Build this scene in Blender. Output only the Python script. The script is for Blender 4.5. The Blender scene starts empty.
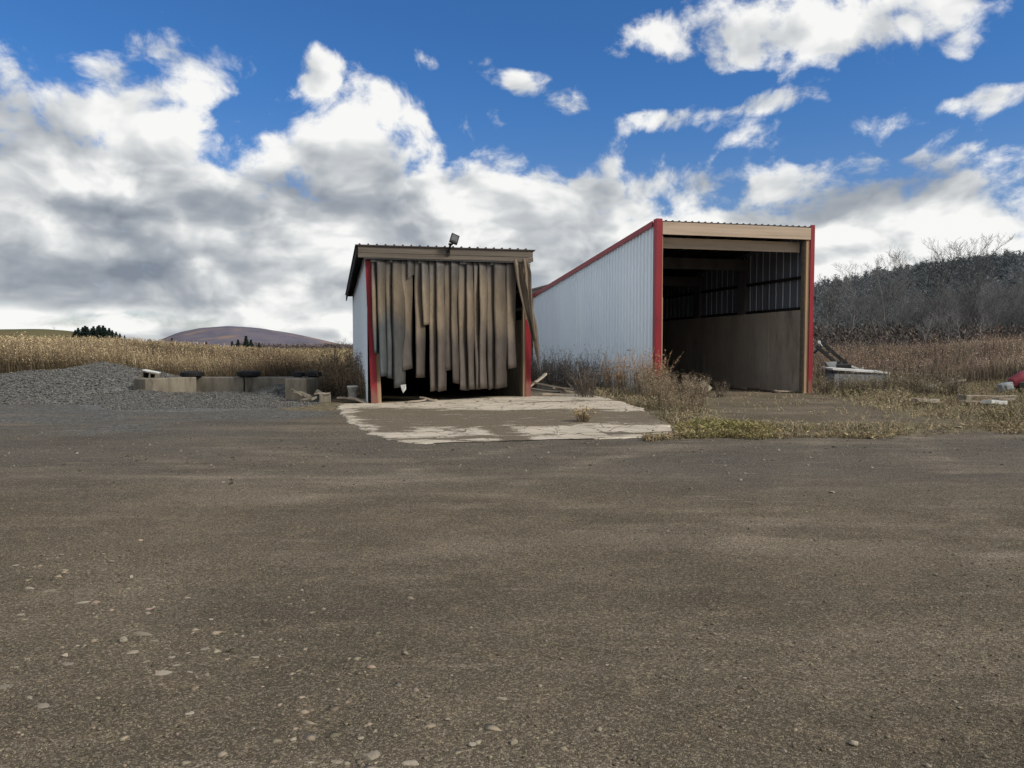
import bpy, math, random
import numpy as np
from mathutils import Vector, Matrix

random.seed(7)
RNG = np.random.default_rng(11)
SC = bpy.context.scene
COL = SC.collection
EYE, F, HZ = 1.6, 769.0, 348.0          # eye height, focal length in px, horizon row
PITCH = math.atan((384 - HZ) / F)


def ray(px, py):
    """direction (with y = 1) through a picture point; used to work out real places on the ground"""
    a, c = (px - 512) / F, (384 - py) / F
    y = math.cos(PITCH) + c * math.sin(PITCH)
    z = -math.sin(PITCH) + c * math.cos(PITCH)
    return a / y, z / y


def at(px, py, d):
    u, v = ray(px, py)
    return Vector((u * d, d, EYE + v * d))


def on_ground(px, py):
    u, v = ray(px, py)
    d = -EYE / v
    return u * d, d


def sstep(a, b, x):
    t = np.clip((np.asarray(x, float) - a) / (b - a), 0, 1)
    return t * t * (3 - 2 * t)


# ------------------------------------------------------------------ value noise
_T = np.random.default_rng(3).random((256, 256))


def vnoise(x, y):
    x = np.asarray(x, float); y = np.asarray(y, float)
    xi = np.floor(x).astype(int); yi = np.floor(y).astype(int)
    fx = x - xi; fy = y - yi
    fx = fx * fx * (3 - 2 * fx); fy = fy * fy * (3 - 2 * fy)
    a = _T[xi & 255, yi & 255]; b = _T[(xi + 1) & 255, yi & 255]
    c = _T[xi & 255, (yi + 1) & 255]; d = _T[(xi + 1) & 255, (yi + 1) & 255]
    return (a * (1 - fx) + b * fx) * (1 - fy) + (c * (1 - fx) + d * fx) * fy


def fbm(x, y, o=4):
    s = 0; amp = 0.5; t = 0
    for k in range(o):
        s = s + amp * vnoise(np.asarray(x) * 2 ** k + 17.3 * k, np.asarray(y) * 2 ** k + 9.1 * k); t += amp; amp *= 0.5
    return s / t


# ------------------------------------------------------------------ terrain
def g(x, y):
    x = np.asarray(x, float); y = np.asarray(y, float)
    z = (0.05 * (fbm(x * 0.5, y * 0.5, 3) - 0.5) + 0.022 * (fbm(x * 0.55 + 4, y * 1.6, 3) - 0.5)) * sstep(2, 6, np.abs(y))
    r = x / np.maximum(np.abs(y), 1.0)
    z = z + 1.55 * sstep(36, 95, y) * sstep(-0.28, -0.56, r)
    z = z + 0.15 * sstep(60, 130, y) * sstep(0.1, -0.2, r)
    z = z + 1.0 * sstep(13, 30, x) * sstep(24, 48, y)
    z = z + 0.4 * sstep(45, 110, y) * sstep(0, 10, x)
    z = z + 0.25 * (fbm(x * 0.12, y * 0.12, 3) - 0.5) * sstep(30, 60, y)
    return z


# ------------------------------------------------------------------ mesh helpers
class MB:
    def __init__(s):
        s.v, s.f, s.c = [], [], []

    def add(s, verts, faces, col=None):
        o = len(s.v)
        s.v += [tuple(p) for p in verts]
        s.f += [tuple(i + o for i in f) for f in faces]
        s.c += [col or (1, 1, 1)] * len(verts)
        return s

    def box(s, x0, x1, y0, y1, z0, z1, M=None, col=None):
        v = [Vector((x, y, z)) for z in (z0, z1) for y in (y0, y1) for x in (x0, x1)]
        if M is not None: v = [M @ p for p in v]
        return s.add(v, [(0, 2, 3, 1), (4, 5, 7, 6), (0, 1, 5, 4), (2, 6, 7, 3), (0, 4, 6, 2), (1, 3, 7, 5)], col)

    def bar(s, p, q, w, h=None, col=None):
        """rectangular bar between two points"""
        p, q = Vector(p), Vector(q); h = h or w
        d = (q - p).normalized()
        a = d.cross(Vector((0, 0, 1)))
        if a.length < 1e-3: a = Vector((1, 0, 0))
        a.normalize(); b = d.cross(a).normalized()
        v = [e + a * i * w / 2 + b * j * h / 2 for e in (p, q) for i, j in ((-1, -1), (1, -1), (1, 1), (-1, 1))]
        return s.add(v, [(3, 2, 1, 0), (4, 5, 6, 7), (0, 1, 5, 4), (1, 2, 6, 5), (2, 3, 7, 6), (3, 0, 4, 7)], col)

    def tube(s, p, q, r0, r1=None, n=12, cap=True, col=None):
        p, q = Vector(p), Vector(q); r1 = r0 if r1 is None else r1
        d = (q - p).normalized()
        a = d.orthogonal().normalized(); b = d.cross(a)
        v = []
        for e, r in ((p, r0), (q, r1)):
            for k in range(n):
                t = 2 * math.pi * k / n
                v.append(e + (a * math.cos(t) + b * math.sin(t)) * r)
        f = [(k, (k + 1) % n, n + (k + 1) % n, n + k) for k in range(n)]
        if cap: f += [tuple(range(n - 1, -1, -1)), tuple(range(n, 2 * n))]
        return s.add(v, f, col)

    def lathe(s, prof, M=None, n=24, col=None):
        v, f = [], []
        m = len(prof)
        for k in range(n):
            t = 2 * math.pi * k / n
            for r, z in prof:
                p = Vector((r * math.cos(t), r * math.sin(t), z))
                v.append(M @ p if M is not None else p)
        for k in range(n):
            k2 = (k + 1) % n
            for i in range(m - 1):
                f.append((k * m + i, k2 * m + i, k2 * m + i + 1, k * m + i + 1))
        return s.add(v, f, col)

    def build(s, name, mat, parent=None, smooth=False, bevel=0):
        me = bpy.data.meshes.new(name)
        me.from_pydata([tuple(p) for p in s.v], [], s.f)
        me.update()
        if smooth:
            me.polygons.foreach_set('use_smooth', [True] * len(me.polygons))
        o = bpy.data.objects.new(name, me)
        COL.objects.link(o)
        if mat: me.materials.append(mat)
        if parent: o.parent = parent
        if bevel:
            b = o.modifiers.new('bevel', 'BEVEL'); b.width = bevel; b.segments = 2
        return o


def np_mesh(name, V, Fc, mat, col=None, parent=None, smooth=False):
    me = bpy.data.meshes.new(name)
    V = np.ascontiguousarray(V, dtype=np.float32); Fc = np.ascontiguousarray(Fc, dtype=np.int32)
    k = Fc.shape[1]
    me.vertices.add(len(V)); me.vertices.foreach_set('co', V.ravel())
    me.loops.add(Fc.size); me.loops.foreach_set('vertex_index', Fc.ravel())
    me.polygons.add(len(Fc))
    me.polygons.foreach_set('loop_start', np.arange(0, Fc.size, k, dtype=np.int32))
    me.polygons.foreach_set('loop_total', np.full(len(Fc), k, dtype=np.int32))
    if smooth: me.polygons.foreach_set('use_smooth', np.ones(len(Fc), dtype=bool))
    me.update(calc_edges=True)
    if col is not None:
        a = me.color_attributes.new('Col', 'FLOAT_COLOR', 'POINT')
        c4 = np.ones((len(V), 4), dtype=np.float32); c4[:, :3] = col
        a.data.foreach_set('color', c4.ravel())
    me.validate()
    o = bpy.data.objects.new(name, me); COL.objects.link(o)
    if mat: me.materials.append(mat)
    if parent: o.parent = parent
    return o


def grid_faces(nu, nv):
    i = np.arange(nu - 1)[:, None] * nv + np.arange(nv - 1)[None, :]
    i = i.ravel()
    return np.stack([i, i + nv, i + nv + 1, i + 1], 1)


def thing(name, label, cat, loc=(0, 0, 0), rz=0, group=None):
    o = bpy.data.objects.new(name, None); COL.objects.link(o)
    o.location = loc; o.rotation_euler = (0, 0, rz)
    o.empty_display_size = 0.2
    return tag(o, label, cat, group)


def tag(o, label, cat, group=None):
    o['label'] = label; o['category'] = cat
    if group: o['group'] = group
    return o


def struct(o):
    o['kind'] = 'structure'; return o


def dup(root, loc, rz=0, scale=1, label=None, group=None):
    r = root.copy(); COL.objects.link(r)
    r.location = loc; r.rotation_euler = (r.rotation_euler[0], r.rotation_euler[1], rz)
    r.scale = (scale,) * 3 if not hasattr(scale, '__len__') else scale
    if label: r['label'] = label
    if group: r['group'] = group
    for ch in list(root.children):
        c = ch.copy(); COL.objects.link(c); c.parent = r
    return r


# ------------------------------------------------------------------ materials
class NT:
    def __init__(s, tree):
        s.t = tree; s.n = tree.nodes; s.l = tree.links

    def new(s, kind, **kw):
        nd = s.n.new(kind)
        for k, v in kw.items(): setattr(nd, k, v)
        return nd

    def put(s, sock, v):
        if hasattr(v, 'links'): s.l.new(v, sock)
        elif v is not None: sock.default_value = v

    def m(s, op, a, b=None, c=None, clamp=False):
        nd = s.n.new('ShaderNodeMath'); nd.operation = op; nd.use_clamp = clamp
        for i, v in enumerate((a, b, c)):
            if v is not None: s.put(nd.inputs[i], v)
        return nd.outputs[0]

    def mix(s, f, a, b, blend='MIX'):
        nd = s.n.new('ShaderNodeMix'); nd.data_type = 'RGBA'; nd.blend_type = blend
        s.put(nd.inputs[0], f); s.put(nd.inputs[6], a if hasattr(a, 'links') else (*a, 1)[:4])
        s.put(nd.inputs[7], b if hasattr(b, 'links') else (*b, 1)[:4])
        return nd.outputs[2]

    def noise(s, vec, scale, detail=5, rough=0.55, dist=0, flat=False):
        nd = s.n.new('ShaderNodeTexNoise'); nd.noise_dimensions = '2D' if flat else '3D'; nd.inputs['Scale'].default_value = scale
        nd.inputs['Detail'].default_value = detail; nd.inputs['Roughness'].default_value = rough
        nd.inputs['Distortion'].default_value = dist
        if vec is not None: s.l.new(vec, nd.inputs['Vector'])
        return nd.outputs['Fac']

    def vor(s, vec, scale, out='Distance', feature='F1'):
        nd = s.n.new('ShaderNodeTexVoronoi'); nd.inputs['Scale'].default_value = scale; nd.feature = feature
        if vec is not None: s.l.new(vec, nd.inputs['Vector'])
        return nd.outputs[out]

    def ramp(s, f, stops):
        nd = s.n.new('ShaderNodeMapRange'); nd.interpolation_type = 'SMOOTHSTEP'
        s.put(nd.inputs[0], f); nd.inputs[1].default_value, nd.inputs[2].default_value = stops
        return nd.outputs[0]

    def mapv(s, vec, scale=(1, 1, 1), loc=(0, 0, 0)):
        nd = s.n.new('ShaderNodeMapping'); nd.inputs['Scale'].default_value = scale
        nd.inputs['Location'].default_value = loc
        s.l.new(vec, nd.inputs['Vector']); return nd.outputs[0]


def new_mat(name):
    m = bpy.data.materials.new(name); m.use_nodes = True
    t = NT(m.node_tree)
    b = t.n['Principled BSDF']
    b.inputs['Roughness'].default_value = 0.85
    b.inputs['Specular IOR Level'].default_value = 0.2
    return m, t, b


def bump(t, b, h, strength=0.3, dist=0.02):
    nd = t.new('ShaderNodeBump'); nd.inputs['Strength'].default_value = strength
    nd.inputs['Distance'].default_value = dist
    t.put(nd.inputs['Height'], h); t.l.new(nd.outputs[0], b.inputs['Normal'])


def mat(name, c1, c2=None, c3=None, scale=4, stretch=(1, 1, 1), rough=0.85, spec=0.2, metal=0, bmp=0.0, fine=0.25, rnd=0.0, mud=0.0):
    """two tones by a broad noise, a third by a second one, grain by a fine one"""
    m, t, b = new_mat(name)
    co = t.new('ShaderNodeTexCoord').outputs['Object']
    v = t.mapv(co, stretch)
    n = t.noise(v, scale, 6, 0.6)
    c = t.mix(t.ramp(n, (0.35, 0.65)), c1, c2 or c1)
    if c3:
        n2 = t.noise(t.mapv(co, stretch, (7, 3, 5)), scale * 0.6, 8, 0.7)
        c = t.mix(t.ramp(n2, (0.55, 0.72)), c, c3)
    n3 = t.noise(v, scale * 9, 4, 0.7)
    if mud:
        sz = t.new('ShaderNodeSeparateXYZ'); t.l.new(co, sz.inputs[0])
        sp = t.noise(t.mapv(co, (2.5, 2.5, 1.2)), 2.5, 8, 0.7)
        lowf = t.ramp(t.m('SUBTRACT', t.m('MULTIPLY', sp, 1.7), sz.outputs[2]), (0.05, 0.75))
        wear = t.ramp(t.noise(t.mapv(co, (5, 5, 0.5), (2, 9, 4)), 2.0, 9, 0.75), (0.56, 0.74))
        c = t.mix(t.m('MULTIPLY', wear, 0.35 * mud), c, (0.22, 0.17, 0.13))
        c = t.mix(t.m('MULTIPLY', lowf, 0.75 * mud), c, (0.20, 0.165, 0.12))
    k = t.m('MULTIPLY_ADD', n3, 2 * fine, 1 - fine)
    if rnd:
        r = t.new('ShaderNodeObjectInfo').outputs['Random']
        k = t.m('MULTIPLY', k, t.m('MULTIPLY_ADD', r, 2 * rnd, 1 - rnd))
    hs = t.new('ShaderNodeHueSaturation'); t.put(hs.inputs['Value'], k); t.put(hs.inputs['Color'], c)
    t.l.new(hs.outputs[0], b.inputs['Base Color'])
    b.inputs['Roughness'].default_value = rough
    b.inputs['Specular IOR Level'].default_value = spec
    b.inputs['Metallic'].default_value = metal
    if bmp: bump(t, b, t.m('ADD', n, t.m('MULTIPLY', n3, 0.4)), bmp, 0.03)
    return m


def leaf_mat(name, k=0.25, gain=1.0):
    m, t, b = new_mat(name)
    at_ = t.new('ShaderNodeAttribute', attribute_name='Col').outputs['Color']
    r = t.new('ShaderNodeObjectInfo').outputs['Random']
    hs = t.new('ShaderNodeHueSaturation')
    t.put(hs.inputs['Value'], t.m('MULTIPLY_ADD', r, k, (1 - k / 2) * gain)); t.l.new(at_, hs.inputs['Color'])
    t.l.new(hs.outputs[0], b.inputs['Base Color'])
    b.inputs['Roughness'].default_value = 0.9; b.inputs['Specular IOR Level'].default_value = 0.08
    return m


M_white = mat('white_sheet_metal', (0.72, 0.80, 0.87), (0.77, 0.84, 0.90), (0.64, 0.71, 0.77), 0.6, (1, 1, 0.3), 0.5, 0.35, 0, 0, 0.05, 0, 0.45)
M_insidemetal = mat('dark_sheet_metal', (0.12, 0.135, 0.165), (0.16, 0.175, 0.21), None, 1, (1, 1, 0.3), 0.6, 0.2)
M_seamlight = mat('painted_seam_light', (0.6, 0.62, 0.66), (0.7, 0.72, 0.75), None, 1, (1, 1, 0.3), 0.6, 0.2)
M_red = mat('red_painted_trim', (0.23, 0.012, 0.021), (0.28, 0.017, 0.027), (0.16, 0.012, 0.018), 1.5, (1, 1, 0.4), 0.45, 0.35, 0, 0, 0.12, 0, 0.7)
M_roof = mat('dark_roof_metal', (0.045, 0.04, 0.042), (0.075, 0.06, 0.06), (0.06, 0.035, 0.035), 1.2, rough=0.55, spec=0.3)
M_rake = mat('black_rake_board', (0.012, 0.012, 0.013), (0.02, 0.02, 0.02), None, 2)
M_pine = mat('new_pine_board', (0.40, 0.31, 0.225), (0.49, 0.385, 0.29), (0.29, 0.22, 0.16), 1.6, (0.25, 1, 6), 0.75, 0.2, 0, 0.05, 0.12)
M_pine2 = mat('pine_post', (0.40, 0.27, 0.16), (0.30, 0.21, 0.14), None, 1.6, (4, 4, 0.3), 0.8, 0.2, 0, 0.05, 0.15)
M_greywood = mat('weathered_grey_board', (0.125, 0.108, 0.09), (0.18, 0.152, 0.125), (0.05, 0.042, 0.034), 1.8, (0.25, 2, 7), 0.9, 0.15, 0, 0.15, 0.3)
M_ply3 = mat('pale_plywood', (0.38, 0.33, 0.27), (0.46, 0.40, 0.33), (0.22, 0.185, 0.15), 1.1, (1, 1, 0.25), 0.85, 0.15, 0, 0, 0.3)
M_ply = mat('dirty_plywood_liner', (0.37, 0.315, 0.265), (0.46, 0.39, 0.325), (0.22, 0.19, 0.165), 1.1, (1, 1, 0.25), 0.85, 0.15, 0, 0, 0.3)
M_ply2 = mat('grimy_plywood', (0.12, 0.10, 0.075), (0.19, 0.16, 0.12), (0.06, 0.05, 0.04), 1.3, (1, 1, 0.3), 0.9, 0.1, 0, 0, 0.3)
M_dark = mat('inside_shade_dark', (0.018, 0.017, 0.016), (0.03, 0.028, 0.026), None, 1.5, rough=0.95, spec=0.05)  # near-black base colour stands in for the shade inside the sheds
M_darkwood = mat('dark_framing', (0.085, 0.08, 0.08), (0.12, 0.11, 0.108), None, 1.5, (1, 1, 0.3), 0.9, 0.1)
M_conc = mat('old_concrete', (0.135, 0.12, 0.094), (0.23, 0.203, 0.158), (0.05, 0.044, 0.034), 2.6, (1.4, 1.4, 0.35), 0.9, 0.15, 0, 0.25, 0.25)
M_rubber = mat('black_rubber', (0.012, 0.012, 0.013), (0.022, 0.022, 0.022), None, 6, rough=0.7, spec=0.25)
M_blackmetal = mat('black_metal', (0.009, 0.009, 0.010), (0.018, 0.016, 0.015), None, 5, rough=0.5, spec=0.4)
M_lamp = mat('lamp_lens', (0.07, 0.075, 0.08), (0.11, 0.115, 0.12), None, 9, rough=0.3, spec=0.5)
M_whitepl = mat('weathered_white', (0.55, 0.55, 0.52), (0.68, 0.68, 0.65), (0.35, 0.34, 0.30), 3, rough=0.6, spec=0.3)
M_greyside = mat('grey_panel', (0.17, 0.18, 0.19), (0.24, 0.25, 0.26), None, 2, rough=0.6)
M_scrap = mat('scrap_board', (0.25, 0.205, 0.155), (0.36, 0.31, 0.25), (0.13, 0.108, 0.085), 3, (1, 1, 1), 0.9, 0.1, 0, 0.1, 0.25, 0.25)
M_redbody = mat('faded_red_body', (0.27, 0.035, 0.05), (0.34, 0.07, 0.085), None, 3, rough=0.45, spec=0.4)
M_greymetal = mat('grey_metal', (0.25, 0.27, 0.27), (0.36, 0.38, 0.37), (0.12, 0.12, 0.12), 4, rough=0.5, spec=0.4)
M_stone = mat('pale_stone', (0.235, 0.20, 0.15), (0.36, 0.31, 0.24), (0.15, 0.125, 0.092), 14, rough=0.9, bmp=0.3, rnd=0.3)
M_weed = leaf_mat('dry_weed', 0.25, 1.35)
M_tree = leaf_mat('bare_bark', 0.7, 2.0)
M_far = leaf_mat('far_trees', 0.1, 2.15)


def strip_material():
    m, t, b = new_mat('dirty_vinyl_strip')
    co = t.new('ShaderNodeTexCoord').outputs['Object']
    at_ = t.new('ShaderNodeAttribute', attribute_name='Col').outputs['Color']
    n = t.noise(t.mapv(co, (2.2, 2.2, 0.8)), 2.2, 7, 0.65)
    n2 = t.noise(t.mapv(co, (3, 3, 0.9), (3, 1, 8)), 2.2, 8, 0.75)
    n3 = t.noise(co, 30, 4, 0.7)
    c = t.mix(t.ramp(n, (0.3, 0.7)), (0.78, 0.77, 0.76), (1.15, 1.13, 1.10))
    c = t.mix(t.m('MULTIPLY', t.ramp(n2, (0.48, 0.66)), 0.45), c, (0.55, 0.52, 0.50))
    c = t.mix(1.0, c, at_, 'MULTIPLY')
    c = t.mix(t.m('MULTIPLY', t.ramp(n3, (0.4, 0.75)), 0.25), c, (0.06, 0.05, 0.04))
    t.l.new(c, b.inputs['Base Color'])
    b.inputs['Roughness'].default_value = 0.6; b.inputs['Specular IOR Level'].default_value = 0.25
    return m


M_strip = strip_material()


# ------------------------------------------------------------------ world
def build_world():
    SUN_EL, SUN_AZ = math.radians(36), math.radians(115)     # azimuth from +Y (view direction) towards +X
    w = bpy.data.worlds.new('World'); SC.world = w; w.use_nodes = True
    t = NT(w.node_tree); t.n.clear()
    sky = t.new('ShaderNodeTexSky', sky_type='NISHITA', sun_disc=False)
    sky.sun_elevation = SUN_EL; sky.sun_rotation = SUN_AZ; sky.altitude = 300; sky.air_density = 1.0; sky.dust_density = 0.6; sky.ozone_density = 1.6
    dirv = t.new('ShaderNodeTexCoord').outputs['Generated']
    sx = t.new('ShaderNodeSeparateXYZ'); t.l.new(dirv, sx.inputs[0])
    X, Y, Z = sx.outputs
    az = t.m('ARCTAN2', X, Y); el = t.m('ARCSINE', Z)

    def ae(px, py):
        u, v = ray(px, py)
        return math.atan(u), math.atan(v * math.cos(math.atan(u)))

    ca = t.new('ShaderNodeCombineXYZ'); t.put(ca.inputs[0], az); t.put(ca.inputs[1], el)
    aev = ca.outputs[0]

    def gauss(px, py, wx, wy, amp, acc, rot=0.0):
        # a soft elliptic spot round one direction of the sky
        a0, e0 = ae(px, py)
        sa, se = wx / F, wy / F
        if rot:
            mp = t.new('ShaderNodeMapping', vector_type='TEXTURE')
            mp.inputs['Location'].default_value = (a0, e0, 0); mp.inputs['Rotation'].default_value = (0, 0, rot)
            mp.inputs['Scale'].default_value = (sa, se, 1); t.l.new(aev, mp.inputs['Vector']); v = mp.outputs[0]
        else:
            vm_ = t.new('ShaderNodeVectorMath', operation='MULTIPLY_ADD'); t.l.new(aev, vm_.inputs[0])
            vm_.inputs[1].default_value = (1 / sa, 1 / se, 0); vm_.inputs[2].default_value = (-a0 / sa, -e0 / se, 0); v = vm_.outputs[0]
        dt = t.new('ShaderNodeVectorMath', operation='DOT_PRODUCT'); t.l.new(v, dt.inputs[0]); t.l.new(v, dt.inputs[1])
        k = t.m('MULTIPLY_ADD', dt.outputs['Value'], -0.40, 1.0, clamp=True)
        return t.m('MULTIPLY_ADD', k, amp, acc)

    # top outline of the cloud bank
    fc = t.new('ShaderNodeFloatCurve')
    cv = fc.mapping.curves[0]
    A0, A1 = -0.7, 0.7
    tops = [(-90, 60), (0, 52), (90, 66), (165, 85), (225, 128), (285, 112), (340, 100), (385, 118), (410, 155), (470, 165), (540, 178), (600, 176), (640, 200),
            (720, 198), (790, 182), (860, 165), (930, 158), (985, 160), (1010, 192), (1100, 185)]
    pts = []
    for px, py in tops:
        a, e = ae(px, py); pts.append(((a - A0) / (A1 - A0), e))
    pts = [(0, pts[0][1])] + [p for p in pts if 0 < p[0] < 1] + [(1, pts[-1][1])]
    cv.points[0].location = pts[0]; cv.points[1].location = pts[-1]
    for p in pts[1:-1]: cv.points.new(*p)
    fc.mapping.update()
    t.put(fc.inputs['Value'], t.m('DIVIDE', t.m('SUBTRACT', az, A0), A1 - A0, clamp=True))
    top = fc.outputs[0]

    # noise fields (direction space; the lower sky squeezed as layers are seen edge-on)
    elw = t.m('MULTIPLY', t.m('POWER', t.m('MAXIMUM', t.m('ADD', el, 0.02), 0.0001), 0.8), 1.25)
    cmb = t.new('ShaderNodeCombineXYZ'); t.put(cmb.inputs[0], az); t.put(cmb.inputs[1], elw); cmb.inputs[2].default_value = 0.37
    p0 = cmb.outputs[0]
    w1 = t.new('ShaderNodeTexNoise'); w1.inputs['Scale'].default_value = 5; w1.inputs['Detail'].default_value = 3; w1.noise_dimensions = '2D'
    t.l.new(p0, w1.inputs['Vector'])
    vm = t.new('ShaderNodeVectorMath', operation='MULTIPLY_ADD'); t.l.new(w1.outputs['Color'], vm.inputs[0])
    vm.inputs[1].default_value = (0.09, 0.07, 0.0); t.l.new(p0, vm.inputs[2])
    pw = vm.outputs[0]

    def field(off):
        v = t.mapv(pw, (1, 1.05, 1), off)
        n = t.noise(v, 6.5, 7, 0.54, 0.0, True)
        sv = t.new('ShaderNodeTexVoronoi', feature='F1', voronoi_dimensions='2D'); sv.inputs['Scale'].default_value = 15
        sv.inputs['Detail'].default_value = 1.0; sv.inputs['Roughness'].default_value = 0.5
        t.l.new(v, sv.inputs['Vector'])
        bil = t.m('SUBTRACT', 0.62, sv.outputs['Distance'])
        return t.m('ADD', n, t.m('MULTIPLY', bil, 0.30))
    nA = field((0, 0, 0))
    def soft(off):
        return t.noise(t.mapv(pw, (1, 1.05, 1), off), 6.5, 4, 0.48, 0.0, True)
    sA = soft((0, 0, 0)); sB = soft((0.012, 0.034, 0.0))     # the same masses a little towards the light
    nW = t.noise(t.mapv(pw, (1, 1.0, 1), (4.1, 2.2, 1)), 17, 6, 0.62, 0, True)   # wisps
    big = t.noise(t.mapv(p0, (1, 2.4, 1), (1.3, 5.1, 2)), 4.5, 4, 0.55, 0, True)
    # coverage
    bank = t.m('MULTIPLY', t.m('SUBTRACT', t.m('ADD', top, 0.028), el), 14.0)
    bank = t.m('MINIMUM', t.m('MAXIMUM', bank, -1.5), 1.75)
    side = t.m('MULTIPLY', t.ramp(t.m('ABSOLUTE', az), (0.75, 1.1)), t.ramp(el, (1.1, 0.8)))
    bank = t.m('MULTIPLY_ADD', side, 2.2, bank)  # unseen cloud banks beside and behind the camera, added to brighten shaded walls
    cov = t.m('MULTIPLY_ADD', t.ramp(el, (0.62, 0.95)), 1.9, bank)      # unseen cloud overhead, added as neutral fill light
    for a in [(780, 240, 330, 50, 0.8), (840, 150, 130, 30, -0.35), (200, 90, 190, 40, 0.10), (20, 15, 70, 26, -0.9), (560, 190, 110, 30, 0.5), (760, 12, 150, 34, 1.5), (690, 45, 70, 26, 1.2), (940, 20, 120, 26, 1.7), (720, 108, 70, 13, 1.25, 0.12), (800, 96, 46, 8, 0.8, 0.1),
              (655, 122, 30, 10, 0.9), (905, 118, 40, 9, 0.55, 0.15), (850, 160, 60, 16, -0.5), (1015, 96, 40, 11, 1.5), (493, 72, 34, 13, 1.45, -0.5), (553, 93, 34, 13, 1.45, -0.3), (440, 60, 22, 10, 0.8),
              (390, 95, 14, 14, 1.2), (316, 66, 18, 17, 1.3), (205, 55, 50, 14, 0.8), (745, 135, 40, 9, 0.5),
              (245, 116, 30, 12, -0.9), (100, 146, 30, 10, -0.55), (215, 145, 30, 16, -0.5),
              (60, 316, 130, 8, -0.75), (200, 322, 130, 7, -0.6), (330, 305, 60, 9, -0.7), (640, 215, 30, 12, -0.5), (1015, 175, 26, 14, -0.7)]:
        cov = gauss(a[0], a[1], a[2], a[3], a[4], cov, a[5] if len(a) > 5 else 0.0)
    nsum = t.m('ADD', t.m('MULTIPLY', t.m('SUBTRACT', nA, 0.58), 3.2), t.m('MULTIPLY', t.m('SUBTRACT', nW, 0.5), 3.1))
    D = t.m('ADD', t.m('ADD', cov, nsum), 0.22)
    alpha = t.ramp(D, (-0.20, 1.05))
    # light inside the cloud
    lit = t.m('ADD', t.m('MULTIPLY', t.m('SUBTRACT', sA, sB), 1.5), t.m('MULTIPLY', t.m('SUBTRACT', nA, 0.58), 0.85))
    br = t.m('ADD', 0.725, lit)
    br = t.m('ADD', br, t.m('MULTIPLY', t.m('SUBTRACT', big, 0.5), 0.45))
    br = t.m('ADD', br, t.m('MULTIPLY', t.m('SUBTRACT', nW, 0.5), 0.42))
    rim = t.m('SUBTRACT', 1.0, t.ramp(D, (0.2, 1.6)))
    br = t.m('MULTIPLY_ADD', rim, 0.20, br)
    for a in [(205, 215, 130, 40, -0.14, 0.25), (60, 245, 120, 40, -0.07), (230, 290, 190, 18, -0.12), (400, 192, 70, 18, -0.20), (500, 250, 120, 20, -0.08),
              (880, 195, 75, 18, -0.26, 0.2), (800, 250, 300, 40, 0.14), (90, 85, 90, 26, 0.16), (40, 130, 60, 24, -0.10), (310, 150, 100, 38, 0.28), (215, 140, 40, 22, 0.12), (560, 200, 90, 24, 0.22),
              (940, 228, 90, 16, 0.24), (720, 210, 60, 14, 0.18), (110, 185, 40, 14, 0.16), (420, 240, 70, 26, 0.10), (760, 20, 180, 30, 0.12), (330, 320, 200, 10, 0.10), (60, 325, 140, 6, 0.16), (330, 255, 60, 20, 0.06)]:
        br = gauss(a[0], a[1], a[2], a[3], a[4], br, a[5] if len(a) > 5 else 0.0)
    br = t.m('MINIMUM', t.m('MAXIMUM', br, 0.12), 1.0)
    cr = t.new('ShaderNodeValToRGB'); r_ = cr.color_ramp
    r_.elements[0].position = 0.10; r_.elements[0].color = (0.20, 0.23, 0.28, 1)
    r_.elements[1].position = 0.97; r_.elements[1].color = (0.90, 0.90, 0.88, 1)
    e = r_.elements.new(0.45); e.color = (0.37, 0.40, 0.435, 1)
    e = r_.elements.new(0.72); e.color = (0.61, 0.63, 0.64, 1)
    t.put(cr.inputs[0], br)
    # clear sky: nishita, deepened a little
    tc = t.mix(t.ramp(el, (0.0, 0.35)), (0.95, 0.95, 1.12), (0.42, 0.88, 1.42))
    tint = t.mix(1.0, sky.outputs[0], tc, 'MULTIPLY')
    bg1 = t.new('ShaderNodeBackground'); t.l.new(tint, bg1.inputs[0]); bg1.inputs[1].default_value = 0.085
    bg2 = t.new('ShaderNodeBackground'); t.l.new(cr.outputs[0], bg2.inputs[0]); bg2.inputs[1].default_value = 1.06
    mx = t.new('ShaderNodeMixShader'); t.put(mx.inputs[0], t.m('MULTIPLY', alpha, 0.985))
    t.l.new(bg1.outputs[0], mx.inputs[1]); t.l.new(bg2.outputs[0], mx.inputs[2])
    bg3 = t.new('ShaderNodeBackground'); bg3.inputs[0].default_value = (0.09, 0.08, 0.065, 1)
    mx2 = t.new('ShaderNodeMixShader'); t.put(mx2.inputs[0], t.ramp(el, (-0.04, -0.01)))
    t.l.new(bg3.outputs[0], mx2.inputs[1]); t.l.new(mx.outputs[0], mx2.inputs[2])
    out = t.new('ShaderNodeOutputWorld'); t.l.new(mx2.outputs[0], out.inputs[0])
    w.cycles.sampling_method = 'MANUAL'; w.cycles.sample_map_resolution = 512

    L = bpy.data.lights.new('sun', 'SUN'); L.energy = 3.3; L.angle = math.radians(14); L.color = (1, 0.925, 0.80)
    lo = bpy.data.objects.new('sun', L); COL.objects.link(lo)
    d = Vector((math.sin(SUN_AZ) * math.cos(SUN_EL), math.cos(SUN_AZ) * math.cos(SUN_EL), math.sin(SUN_EL)))
    lo.rotation_euler = d.to_track_quat('Z', 'Y').to_euler()
    lo.location = d * 60


build_world()


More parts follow.
